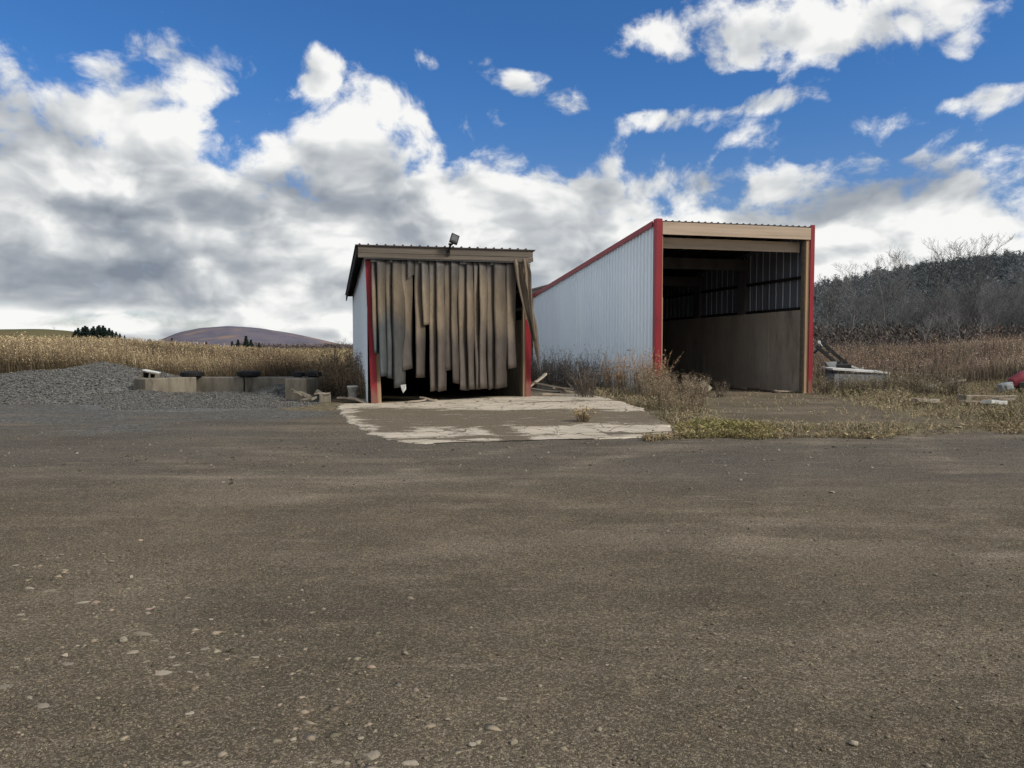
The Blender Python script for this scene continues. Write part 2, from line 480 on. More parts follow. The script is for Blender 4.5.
# ------------------------------------------------------------------ camera
cam = bpy.data.cameras.new('camera'); cam.lens = F / 1024 * 36; cam.sensor_width = 36; cam.clip_end = 12000; cam.clip_start = 0.05
co = bpy.data.objects.new('camera', cam); COL.objects.link(co)
co.location = (0, 0, EYE); co.rotation_euler = (math.pi / 2 - PITCH, 0, 0)
SC.camera = co
SC.view_settings.view_transform = 'Standard'; SC.view_settings.look = 'None'
SC.view_settings.exposure = 0; SC.view_settings.gamma = 1
SC.cycles.max_bounces = 4; SC.cycles.diffuse_bounces = 2; SC.cycles.glossy_bounces = 2; SC.cycles.transparent_max_bounces = 4
SC.cycles.use_denoising = True; SC.cycles.denoising_prefilter = 'NONE'; SC.cycles.adaptive_threshold = 0.02


# ------------------------------------------------------------------ ground
def spaced(fine, lo, hi, step, far, n):
    a = np.arange(lo, hi, step)
    k = (far / fine) ** (np.arange(1, n + 1) / n)
    return a, k


def build_ground():
    xs = np.concatenate([-np.geomspace(6000, 26, 60), np.arange(-25.8, 25.8, 0.22), np.geomspace(26, 6000, 60)])
    ys = np.concatenate([-np.geomspace(3000, 2, 25), np.arange(-1.8, 2, 0.6), np.arange(2, 34, 0.2), np.geomspace(34, 7000, 120)])
    XX, YY = np.meshgrid(xs, ys, indexing='ij')
    ZZ = g(XX, YY)
    # a slight apron ramp up to the slab of the left shed is in the slab itself
    V = np.stack([XX.ravel(), YY.ravel(), ZZ.ravel()], 1)
    x, y = V[:, 0], V[:, 1]
    n1 = fbm(x * 0.35, y * 0.35, 4) - 0.5
    # weed litter / field soil
    edge_r = 13.2 + 0.18 * (x - 3) + 2.2 * n1
    right = sstep(-0.6, 0.9, y - edge_r) * sstep(2.4, 3.8, x + n1 * 1.5 + 0.02 * (y - 14))
    track = sstep(3.0, 1.5, np.abs(x - (8.2 - 0.21 * (y - 26)) * (y >= 26) - (8.2 - 0.12 * (26 - y)) * (y < 26) + n1)) * sstep(15.0, 17.5, y) * sstep(36, 30, y)
    field = np.maximum(right * (1 - 0.75 * track), sstep(29, 33, y + 4 * n1))
    nearshed = sstep(1.6, 0.4, np.abs(x + 5.3 + n1)) * sstep(18.5, 20.5, y) * sstep(30, 27, y)
    field = np.maximum(field, nearshed)
    grey = 1.2 * sstep(13.5, 18.0, y + 2 * n1) * sstep(-3.5, -6.0, x + 2 * n1) + 0.6 * sstep(7.5, 11, y + 5 * n1) * sstep(17, 14, y)
    pale = sstep(0.06, 0.2, fbm(x * 0.10 + 3, y * 0.42 + 8, 4) - 0.52) * sstep(13, 9, y) * 0.8
    pale = np.maximum(pale, sstep(1.0, 0.3, np.hypot((x + 7.7) / 0.9, (y - 16.4) / 0.6)) * 0.9)
    trk = 0 * x
    for cx, cy, rad in ((-26.0, 24.0, 33.0), (16.0, 44.0, 37.5), (40.0, -14.0, 46.0)):
        for off in (0.0, 1.75):
            trk = np.maximum(trk, np.exp(-((np.hypot(x - cx, y - cy) - rad - off + 0.5 * n1) / 0.20) ** 2))
    pale = np.maximum(pale, 0.62 * trk * sstep(0.38, 0.6, fbm(x * 0.3 + 2, y * 0.3, 3)))
    col = np.clip(np.stack([field, grey, pale], 1), 0, 1)

    m, t, b = new_mat('dirt_yard')
    cob = t.new('ShaderNodeTexCoord').outputs['Object']
    zone = t.new('ShaderNodeSeparateColor'); t.l.new(t.new('ShaderNodeAttribute', attribute_name='Col').outputs['Color'], zone.inputs[0])
    fz, gz, pz = zone.outputs
    nb = t.noise(cob, 0.55, 6, 0.6); nm = t.noise(cob, 4.0, 6, 0.65); nf = t.noise(cob, 38, 5, 0.75)
    vv = t.new('ShaderNodeTexVoronoi'); vv.inputs['Scale'].default_value = 120; t.l.new(cob, vv.inputs['Vector'])
    vc = t.new('ShaderNodeSeparateColor'); t.l.new(vv.outputs['Color'], vc.inputs[0])
    v2 = t.new('ShaderNodeTexVoronoi'); v2.inputs['Scale'].default_value = 30; t.l.new(cob, v2.inputs['Vector'])
    vc2 = t.new('ShaderNodeSeparateColor'); t.l.new(v2.outputs['Color'], vc2.inputs[0])
    c = t.mix(t.ramp(nb, (0.35, 0.68)), (0.124, 0.103, 0.072), (0.176, 0.145, 0.102))
    c = t.mix(t.m('MULTIPLY', t.ramp(nm, (0.5, 0.75)), 0.6), c, (0.24, 0.185, 0.122))
    c = t.mix(t.m('MULTIPLY', gz, t.m('MULTIPLY_ADD', nm, 0.9, 0.35), clamp=True), c, (0.118, 0.111, 0.100))
    ps = t.noise(t.mapv(cob, (0.30, 1.4, 1)), 1.6, 7, 0.6)
    pw_ = t.noise(t.mapv(cob, (0.22, 0.75, 1), (3, 8, 0)), 1.0, 6, 0.62)
    c = t.mix(t.m('MULTIPLY', t.ramp(pw_, (0.50, 0.66)), 0.55), c, (0.25, 0.205, 0.15))
    pd = t.noise(t.mapv(cob, (0.25, 0.6, 1), (13, 2, 0)), 1.3, 6, 0.62)
    c = t.mix(t.m('MULTIPLY', t.ramp(pd, (0.52, 0.70)), 0.5), c, (0.088, 0.074, 0.055))
    c = t.mix(t.m('MULTIPLY', t.m('MULTIPLY', pz, t.ramp(ps, (0.38, 0.68))), 0.9), c, (0.34, 0.28, 0.205))
    ts = t.noise(t.mapv(cob, (0.35, 2.6, 1), (5, 1, 0)), 1.5, 8, 0.7)
    c = t.mix(t.m('MULTIPLY', t.ramp(ts, (0.57, 0.68)), 0.5), c, (0.27, 0.222, 0.165))
    # crushed stone trodden into the ground by the piles
    v3 = t.new('ShaderNodeTexVoronoi'); v3.inputs['Scale'].default_value = 17; t.l.new(cob, v3.inputs['Vector'])
    vc3 = t.new('ShaderNodeSeparateColor'); t.l.new(v3.outputs['Color'], vc3.inputs[0])
    gs = t.mix(vc3.outputs[0], (0.062, 0.062, 0.058), (0.20, 0.197, 0.18))
    c = t.mix(t.m('MULTIPLY', t.ramp(t.m('ADD', gz, t.m('MULTIPLY', t.m('SUBTRACT', nb, 0.5), 1.2)), (0.75, 1.1)), 0.85), c, gs)
    # single grains lighter and darker
    gr = t.m('MULTIPLY_ADD', t.m('POWER', vc.outputs[0], 3.0), 1.25, 0.60)
    gr = t.m('MULTIPLY', gr, t.m('MULTIPLY_ADD', nf, 1.5, 0.25))
    hs = t.new('ShaderNodeHueSaturation'); t.l.new(c, hs.inputs['Color']); t.put(hs.inputs['Value'], gr)
    chip = t.m('MULTIPLY', t.m('GREATER_THAN', vc2.outputs[1], 0.94), t.m('LESS_THAN', v2.outputs['Distance'], 0.28))
    c = t.mix(t.m('MULTIPLY', chip, 0.55), hs.outputs[0], (0.24, 0.215, 0.18))
    # litter under the weeds
    lw = t.mix(t.ramp(t.noise(t.mapv(cob, (3, 1.2, 1)), 3.0, 8, 0.7), (0.35, 0.65)), (0.085, 0.072, 0.047), (0.24, 0.195, 0.125))
    c = t.mix(t.ramp(t.m('ADD', fz, t.m('MULTIPLY', t.m('SUBTRACT', nm, 0.5), 0.9)), (0.35, 0.65)), c, lw)
    t.l.new(c, b.inputs['Base Color'])
    b.inputs['Roughness'].default_value = 0.95; b.inputs['Specular IOR Level'].default_value = 0.08
    h = t.m('ADD', t.m('MULTIPLY', vv.outputs['Distance'], -0.5), t.m('ADD', nf, t.m('MULTIPLY', nm, 1.6)))
    bump(t, b, h, 0.55, 0.02)
    o = np_mesh('ground', V, grid_faces(len(xs), len(ys)), m, col, smooth=True)
    struct(o)


build_ground()


# ------------------------------------------------------------------ left shed
YAW = math.radians(13.5)
CS, SN = math.cos(YAW), math.sin(YAW)
LO = Vector((-4.13, 22.0, 0))            # front left corner of the weathered shed
RO = Vector((4.87, 26.0, 0))            # front left corner of the tall shed


def loc_w(o, u, v, z=0):
    return Vector((o.x + u * CS - v * SN, o.y + u * SN + v * CS, o.z + z))


def slab_z(u, v):
    return 0.014 + 0.125 * sstep(0.0, 4.7, u) * sstep(-9.5, -2.5, v)


def build_slab():
    nu, nv = 150, 150
    vs = np.linspace(-9.6, 0.6, nv); k = np.linspace(0, 1, nu)
    lft = np.interp(vs, [-9.6, -9.0, -8, -6, -3, -1, 0.0, 0.1, 0.6], [0.6, 0.0, -0.35, -0.7, -0.85, -0.9, -0.75, 0.12, 0.12])
    rgt = np.interp(vs, [-9.6, -8.5, -6, -2, 0.0, 0.1, 0.6], [5.0, 5.55, 6.1, 6.9, 6.9, 4.55, 4.55])
    lft = lft + 0.16 * (vnoise(vs * 2.3, 0 * vs) - 0.5) * (vs < 0) + 0.1 * (vnoise(vs * 7, 0 * vs) - 0.5) * (vs < 0)
    U = lft[None, :] + (rgt - lft)[None, :] * k[:, None]
    Vv = np.repeat(vs[None, :], nu, 0)
    Vv = Vv + np.where(Vv < -9, 1, 0) * 0.35 * (fbm(U * 1.3, U * 0 + 4, 3) - 0.5)
    Vv = Vv + 0.5 * (fbm(U * 0.9 + 3, U * 0 + 1, 4) - 0.5) * sstep(-8.6, -9.6, Vv)
    U = U + 0.5 * (fbm(Vv * 1.1, Vv * 0 + 6, 4) - 0.5) * sstep(0.9, 1.0, k)[:, None] * (Vv < -0.2)
    Xw, Yw = LO.x + U * CS - Vv * SN, LO.y + U * SN + Vv * CS
    Z = g(Xw, Yw) * sstep(-4, -7.5, Vv) + slab_z(U, Vv) + 0.008 * (fbm(U * 2, Vv * 2, 3) - 0.5)
    ed = np.minimum(np.minimum(k, 1 - k)[:, None] * 6, (Vv + 9.62) * 1.0)
    Z = np.where(ed < 0.02, Z - 0.16, Z)
    W = np.stack([LO.x + U * CS - Vv * SN, LO.y + U * SN + Vv * CS, Z], 2).reshape(-1, 3)
    u, v = U.ravel(), Vv.ravel()
    n = fbm(u * 0.5, v * 2.2, 4) - 0.5
    n2 = fbm(u * 1.2 + 7, v * 3.5 + 2, 4) - 0.5
    back = np.interp(u, [-1, 0.5, 1.5, 3, 4.7, 6.8], [-1.6, -1.7, -2.7, -4.0, -4.5, -5.0])
    dirt = sstep(0.8, -0.8, v - back + 2.0 * n)                       # dirt in front of the pale band
    dirt *= sstep(-8.1, -6.9, v + 1.6 * n2)                            # the pale front margin
    dirt = np.maximum(dirt, sstep(0.5, 0.1, np.abs(u - 2.15 - 0.4 * n2)) * (v < -6.5))
    dirt = np.maximum(dirt, sstep(0.5, 0.25, np.abs(v + 9.1 + n)) * 0.30)
    dirt *= 1 - 0.85 * sstep(0.55, 0.0, u - lft.repeat(1)[np.tile(np.arange(nv), nu)] + 0.8 * n2) * (v < -0.8)
    dirt = np.maximum(dirt, 0.55 * sstep(0.5, 0.2, np.abs(v + 2.1 + n)) * sstep(2, 5, u))
    dirt = np.maximum(dirt, 0.9 * sstep(0.45, 0.58, fbm(u * 0.9 + 5, v * 1.6, 4)) * sstep(-8.3, -8.9, v))
    dirt = np.maximum(dirt * 0.93 + 0.02, sstep(-0.15, 0.5, v) * 0.9)
    col = np.stack([np.clip(dirt, 0, 1), n + 0.5, n2 + 0.5], 1)
    m, t, b = new_mat('dirt_swept_concrete')
    cob = t.new('ShaderNodeTexCoord').outputs['Object']
    zone = t.new('ShaderNodeSeparateColor'); t.l.new(t.new('ShaderNodeAttribute', attribute_name='Col').outputs['Color'], zone.inputs[0])
    rot = t.new('ShaderNodeMapping'); rot.inputs['Rotation'].default_value = (0, 0, -YAW); rot.inputs['Scale'].default_value = (0.7, 2.4, 1)
    t.l.new(cob, rot.inputs[0])
    ns = t.noise(rot.outputs[0], 1.7, 9, 0.68)
    nf = t.noise(cob, 26, 5, 0.7); nb = t.noise(cob, 1.1, 5, 0.6)
    cr = t.new('ShaderNodeTexVoronoi', feature='DISTANCE_TO_EDGE'); cr.inputs['Scale'].default_value = 1.5
    wv = t.new('ShaderNodeVectorMath', operation='MULTIPLY_ADD')
    wn = t.new('ShaderNodeTexNoise'); wn.inputs['Scale'].default_value = 4; t.l.new(cob, wn.inputs['Vector'])
    t.l.new(wn.outputs['Color'], wv.inputs[0]); wv.inputs[1].default_value = (0.35, 0.35, 0); t.l.new(cob, wv.inputs[2]); t.l.new(wv.outputs[0], cr.inputs['Vector'])
    crack = t.m('LESS_THAN', cr.outputs['Distance'], t.m('MULTIPLY', nf, 0.035))
    conc = t.mix(t.ramp(nb, (0.35, 0.65)), (0.46, 0.405, 0.32), (0.57, 0.50, 0.40))
    conc = t.mix(t.m('MULTIPLY', t.ramp(nf, (0.45, 0.7)), 0.4), conc, (0.25, 0.21, 0.165))
    conc = t.mix(t.m('MULTIPLY', crack, 0.85), conc, (0.075, 0.062, 0.048))
    dirtc = t.mix(t.ramp(nf, (0.3, 0.7)), (0.085, 0.070, 0.049), (0.225, 0.185, 0.132))
    wob = t.m('ADD', t.m('MULTIPLY', t.m('SUBTRACT', ns, 0.5), 2.9), t.m('MULTIPLY', t.m('SUBTRACT', nf, 0.5), 1.5))
    f = t.ramp(t.m('ADD', zone.outputs[0], wob), (0.42, 0.66))
    c = t.mix(f, conc, dirtc)
    t.l.new(c, b.inputs['Base Color']); b.inputs['Roughness'].default_value = 0.95; b.inputs['Specular IOR Level'].default_value = 0.1
    bump(t, b, t.m('ADD', nf, t.m('MULTIPLY', f, 0.6)), 0.4, 0.015)
    struct(np_mesh('concrete_pavement', W, grid_faces(nu, nv), m, col, smooth=True))


build_slab()


def ribbed(L, z0f, z1f, axis, base, out, pitch=0.229, rib=0.028, rw=0.05):
    """ribbed sheet: runs along `axis` (0 = u, 1 = v) from 0 to L, z limits are functions of the run;
    `base` is the other coordinate, `out` the side the ribs stand on"""
    s = [0.0]; h = [0.0]
    k = pitch / 2
    while k < L - rw:
        for ds, hh in ((-rw / 2, 0), (-rw / 4, rib), (rw / 4, rib), (rw / 2, 0)):
            s.append(k + ds); h.append(hh)
        k += pitch
    s.append(L); h.append(0)
    mb = MB(); v = []
    for si, hi in zip(s, h):
        for z in (z0f(si), z1f(si)):
            v.append((si, base + out * hi, z) if axis == 0 else (base + out * hi, si, z))
    f = [(2 * i, 2 * i + 2, 2 * i + 3, 2 * i + 1) for i in range(len(s) - 1)]
    return mb.add(v, f)


def roof_sheet(u0, u1, v0, v1, zf, zb, pitch=0.24, rib=0.035, th=0.03):
    mb = MB(); v = []; s = [(u0, 0)]
    k = u0 + pitch / 2
    while k < u1 - 0.05:
        for ds, hh in ((-0.035, 0), (-0.015, rib), (0.015, rib), (0.035, 0)): s.append((k + ds, hh))
        k += pitch
    s.append((u1, 0))
    n = len(s)
    for vv, zz in ((v0, zf), (v1, zb)):
        for u, h in s: v.append((u, vv, zz + h))
        for u, h in s: v.append((u, vv, zz - th))
    f = []
    for i in range(n - 1):
        f += [(i, i + 1, 2 * n + i + 1, 2 * n + i), (n + i, 3 * n + i, 3 * n + i + 1, n + i + 1), (i, n + i, n + i + 1, i + 1),
              (2 * n + i, 2 * n + i + 1, 3 * n + i + 1, 3 * n + i)]
    f += [(0, 2 * n, 3 * n, n), (n - 1, 2 * n - 1, 4 * n - 1, 3 * n - 1)]
    return mb.add(v, f)


def build_left_shed():
    W, D, ZF, ZB = 4.75, 12.0, 4.47, 3.92
    zr = lambda v: ZF + (ZB - ZF) * (v + 0.3) / (D + 0.5)
    r = thing('weathered_shed', 'low weathered shed with tattered grey strip curtain across its front', 'shed', LO, YAW)
    ribbed(D, lambda v: -0.02, lambda v: zr(v) - 0.06, 1, 0.0, -1).build('left_wall', M_white, r)
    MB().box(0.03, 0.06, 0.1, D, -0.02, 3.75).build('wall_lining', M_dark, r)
    ribbed(D, lambda v: -0.02, lambda v: zr(v) - 0.06, 1, W, 1).build('right_wall', M_white, r)
    MB().box(W - 0.16, W - 0.13, 0.25, D - 0.1, 0.0, 2.45).build('plywood_liner', M_ply2, r)
    mb = MB()
    for z in (2.75, 3.3, 3.8): mb.box(W - 0.12, W - 0.04, 0.25, D - 0.1, z, z + 0.09)
    mb.build('girt', M_darkwood, r)
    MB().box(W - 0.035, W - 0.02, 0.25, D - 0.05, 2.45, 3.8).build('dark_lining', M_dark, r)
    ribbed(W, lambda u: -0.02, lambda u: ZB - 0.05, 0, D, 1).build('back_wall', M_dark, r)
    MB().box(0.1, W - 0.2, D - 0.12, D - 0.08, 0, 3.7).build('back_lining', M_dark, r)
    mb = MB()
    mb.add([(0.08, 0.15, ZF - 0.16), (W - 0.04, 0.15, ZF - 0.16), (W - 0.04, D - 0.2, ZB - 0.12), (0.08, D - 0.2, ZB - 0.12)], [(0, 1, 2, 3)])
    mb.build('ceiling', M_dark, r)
    roof_sheet(-0.33, W + 0.12, -0.34, D + 0.2, ZF + 0.02, ZB + 0.02).build('roof', M_roof, r)
    # black rake under the left eave
    mb = MB()
    a, b_ = -0.30, -0.26
    mb.add([(a, -0.28, ZF - 0.26), (a, D + 0.18, ZB - 0.26), (a, D + 0.18, ZB - 0.02), (a, -0.28, ZF - 0.02),
            (b_, -0.28, ZF - 0.26), (b_, D + 0.18, ZB - 0.26), (b_, D + 0.18, ZB - 0.02), (b_, -0.28, ZF - 0.02)],
           [(0, 3, 2, 1), (4, 5, 6, 7), (0, 1, 5, 4), (2, 3, 7, 6), (0, 4, 7, 3), (1, 2, 6, 5)])
    mb.build('rake_board', M_rake, r)
    mb = MB()
    mb.add([(-0.25, -0.26, ZF - 0.07), (-0.02, -0.26, ZF - 0.07), (-0.02, D + 0.15, ZB - 0.07), (-0.25, D + 0.15, ZB - 0.07)], [(0, 1, 2, 3)])
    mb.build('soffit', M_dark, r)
    # fascia: two boards on top of each other, slightly out of line
    mb = MB()
    mb.box(-0.255, W + 0.06, -0.30, -0.26, ZF - 0.20, ZF - 0.012)
    mb.box(-0.255, W + 0.075, -0.29, -0.255, ZF - 0.335, ZF - 0.205)
    mb.build('fascia', M_greywood, r, bevel=0.006)
    MB().box(-0.02, W + 0.01, -0.254, -0.20, ZF - 0.365, ZF - 0.338).build('drip_trim', M_greyside, r)
    MB().box(0.0, W, -0.02, 0.12, ZF - 0.46, ZF - 0.12).build('header', M_darkwood, r)
    # posts and red trims (the left one leans)
    lean = Matrix(((1, 0, -0.034, 0.145), (0, 1, 0, 0), (0, 0, 1, 0), (0, 0, 0, 1)))
    MB().box(0.135, 0.24, -0.01, 0.13, 0.0, ZF - 0.46, lean).build('post', M_pine2, r)
    mb = MB(); mb.box(-0.02, 0.13, -0.045, -0.015, 0.0, ZF - 0.37, lean); mb.box(-0.05, -0.022, -0.045, 0.12, 0.0, ZF - 0.37, lean)
    mb.build('corner_trim', M_red, r)
    MB().box(W - 0.155, W - 0.02, -0.01, 0.16, 0.10, ZF - 0.34).build('post', M_pine2, r)
    mb = MB(); mb.box(W - 0.09, W + 0.07, -0.045, -0.015, 0.10, 2.45); mb.box(W + 0.05, W + 0.075, -0.014, 0.14, 0.10, 2.45)
    mb.build('corner_trim', M_red, r)
    MB().box(W - 0.10, W + 0.05, -0.035, -0.013, 2.46, ZF - 0.36).build('trim_board', M_scrap, r)

    # strip curtain ------------------------------------------------------------
    rail = MB().box(0.10, W - 0.05, -0.13, -0.09, 4.04, 4.10).build('strip_curtain', M_greymetal, r)

    def zx(x, y):
        px, py = 330 + x / 3.339, 220 + y / 3.339
        pass
        # intersect the sight line with the front plane of the shed
        u_, v_ = ray(px, py)
        # LO + s*(CS,SN) + n*0.15*(SN,-CS); x = u_*y
        bx, by = LO.x + 0.15 * SN, LO.y - 0.15 * CS
        s = (u_ * by - bx) / (CS - u_ * SN)
        d = by + s * SN
        return s, EYE + v_ * d

    ST = [(139, 157, 445, 0), (157, 186, 522, 1), (186, 212, 530, 0), (209, 248, 558, 1), (236, 273, 500, 0), (258, 280, 190, 1), (283, 315, 527, 0),
          (306, 331, 350, 1), (332, 358, 571, 0), (355, 386, 571, 1), (381, 411, 501, 0), (404, 429, 546, 1), (429, 460, 569, 0), (456, 480, 566, 1),
          (480, 499, 566, 0), (498, 526, 563, 1), (524, 552, 563, 0), (548, 588, 561, 1), (590, 620, 495, 0)]
    rn = random.Random(5)
    for i, (xa, xb, yb, layer) in enumerate(ST):
        u0, zt = zx(xa, 132); u1, _ = zx(xb, 132)
        if i == 4: u0b, u1b = zx(240, 500)[0], zx(272, 500)[0]
        zt = 4.12
        _, zb = zx((xa + xb) / 2, yb)
        nu, nz = 7, 22
        V, Cc = [], []
        ph = rn.random() * 6.28; amp = 0.008 + 0.012 * rn.random(); drift = (rn.random() - 0.42) * 0.07
        bul = 0.022 + 0.03 * rn.random(); tw = 0.06 + 0.08 * rn.random()
        tone = 0.90 + 0.40 * rn.random()
        warm = rn.random()
        cut = (rn.random() - 0.5) * 0.16
        v0 = -0.11 - 0.05 * layer
        for a in range(nu):
            s = a / (nu - 1)
            for k in range(nz):
                q = k / (nz - 1)
                zb2 = zb + cut * (s - 0.5) * (1 if i != 5 else 9)
                z = zt + (zb2 - zt) * q
                hh = (zt - z)
                w = (u1 - u0) * (1 - 0.05 * q)
                cu = (u0 + u1) / 2 + amp * math.sin(hh * 1.1 + ph) * q + (drift + 0.035) * q * hh / 4
                uu = cu + (s - 0.5) * w * (1.10 + 0.03 * math.sin(hh * 1.7 + ph * 3)) + 0.004 * math.sin(hh * 4.7 + ph * 7 + 4 * s)
                arch = bul * (1 - (2 * s - 1) ** 2) * (0.4 + 0.6 * q)
                vv = v0 - arch + tw * (s - 0.5) * (0.5 + 0.5 * q) + 0.02 * math.sin(hh * 2.1 + ph * 2)
                V.append((uu, vv, z))
                jit = 0.55 * (float(fbm(uu * 3.1, hh * 0.8 + 5, 3)) - 0.5) + 0.25 * (warm - 0.5)
                top_c = np.array((0.100, 0.092, 0.086)); tan_c = np.array((0.172, 0.137, 0.098)); low_c = np.array((0.088, 0.074, 0.064))
                cold_c = np.array((0.072, 0.085, 0.093))
                left = float(sstep(1.35, 0.5, cu))
                low_t = low_c * (1 - left) + cold_c * left
                k1 = float(sstep(0.15, 0.85, hh + jit)); k2 = float(sstep(1.65 - 0.35 * left, 2.35 - 0.35 * left, hh + 1.2 * jit))
                c = top_c * (1 - k1) + tan_c * k1
                c = (c * (1 - k2) + low_t * k2) * tone
                edge = 0.48 + 0.82 * float(sstep(0.95, 0.08, s)) - 0.10 * float(sstep(0.08, 0.0, s))  # lit left side and shaded right side painted into each strip's colour
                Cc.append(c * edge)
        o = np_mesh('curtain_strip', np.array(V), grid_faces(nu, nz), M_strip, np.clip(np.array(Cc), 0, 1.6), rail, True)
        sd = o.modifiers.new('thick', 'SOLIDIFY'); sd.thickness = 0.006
        if i == 5: o['label'] = 'short torn curtain strip cut off near the top'

    # the torn strips dragged aside over the right post
    def torn(pts, vdep, label, tone):
        nu = 6; V, Cc = [], []
        path = []
        for (x, y, w) in pts:
            u, z = zx(x, y); path.append((u, z, w / 3.339 / 34.0))
        path = np.array(path)
        tt = np.linspace(0, 1, 24); base = np.linspace(0, 1, len(path))
        P = np.stack([np.interp(tt, base, path[:, j]) for j in range(3)], 1)
        for a in range(nu):
            s = a / (nu - 1)
            for k in range(24):
                u, z, w = P[k]
                V.append((u + (s - 0.5) * w, vdep - 0.05 * math.sin(s * 6 + k * 0.22) - 0.10 * tt[k] * (1 - s), z + 0.03 * (s - 0.5)))
                Cc.append(np.array((0.155, 0.124, 0.092)) * tone * (0.75 + 0.5 * abs(math.sin(s * 5 + k * 0.15))))
        o = np_mesh('curtain_strip', np.array(V), grid_faces(nu, 24), M_strip, np.array(Cc), rail, True)
        o['label'] = label
        sd = o.modifiers.new('thick', 'SOLIDIFY'); sd.thickness = 0.006
    torn([(622, 132, 30), (634, 210, 30), (652, 280, 32), (672, 350, 30), (684, 420, 20), (693, 470, 11), (698, 505, 5)], -0.26, 'torn curtain strip pulled sideways over the right post', 0.95)
    torn([(646, 132, 18), (655, 180, 22), (660, 240, 14), (668, 320, 12), (680, 400, 9)], -0.34, 'narrow torn strip folded over the right post', 1.15)
    mb = MB(); u, z = zx(243, 562)
    mb.add([(u - 0.07, -0.2, z + 0.1), (u + 0.08, -0.24, z + 0.12), (u + 0.09, -0.2, z - 0.02), (u, -0.25, z - 0.13), (u - 0.04, -0.21, z - 0.03)], [(0, 1, 2, 3, 4)])
    mb.build('hanging_scrap', M_whitepl, rail)

    # floodlight on the fascia
    fl = MB().box(2.24, 2.34, -0.34, -0.30, 4.26, 4.40).build('floodlight', M_blackmetal, r)
    mb = MB(); mb.bar((2.29, -0.33, 4.34), (2.34, -0.44, 4.56), 0.05); mb.tube((2.28, -0.44, 4.56), (2.40, -0.44, 4.56), 0.03)
    mb.build('bracket', M_blackmetal, fl)
    Mx = Matrix.Translation((2.44, -0.48, 4.70)) @ Matrix.Rotation(math.radians(22), 4, 'Y') @ Matrix.Rotation(math.radians(-38), 4, 'X')
    mb = MB(); mb.box(-0.12, 0.12, -0.03, 0.04, -0.16, 0.19, Mx)
    for k in range(6): mb.box(-0.11 + k * 0.04, -0.10 + k * 0.04, 0.04, 0.07, -0.15, 0.15, Mx)
    mb.build('lamp_head', M_blackmetal, fl, bevel=0.008)
    MB().box(-0.085, 0.085, -0.036, -0.031, -0.10, 0.13, Mx).build('lens', M_lamp, fl)


build_left_shed()


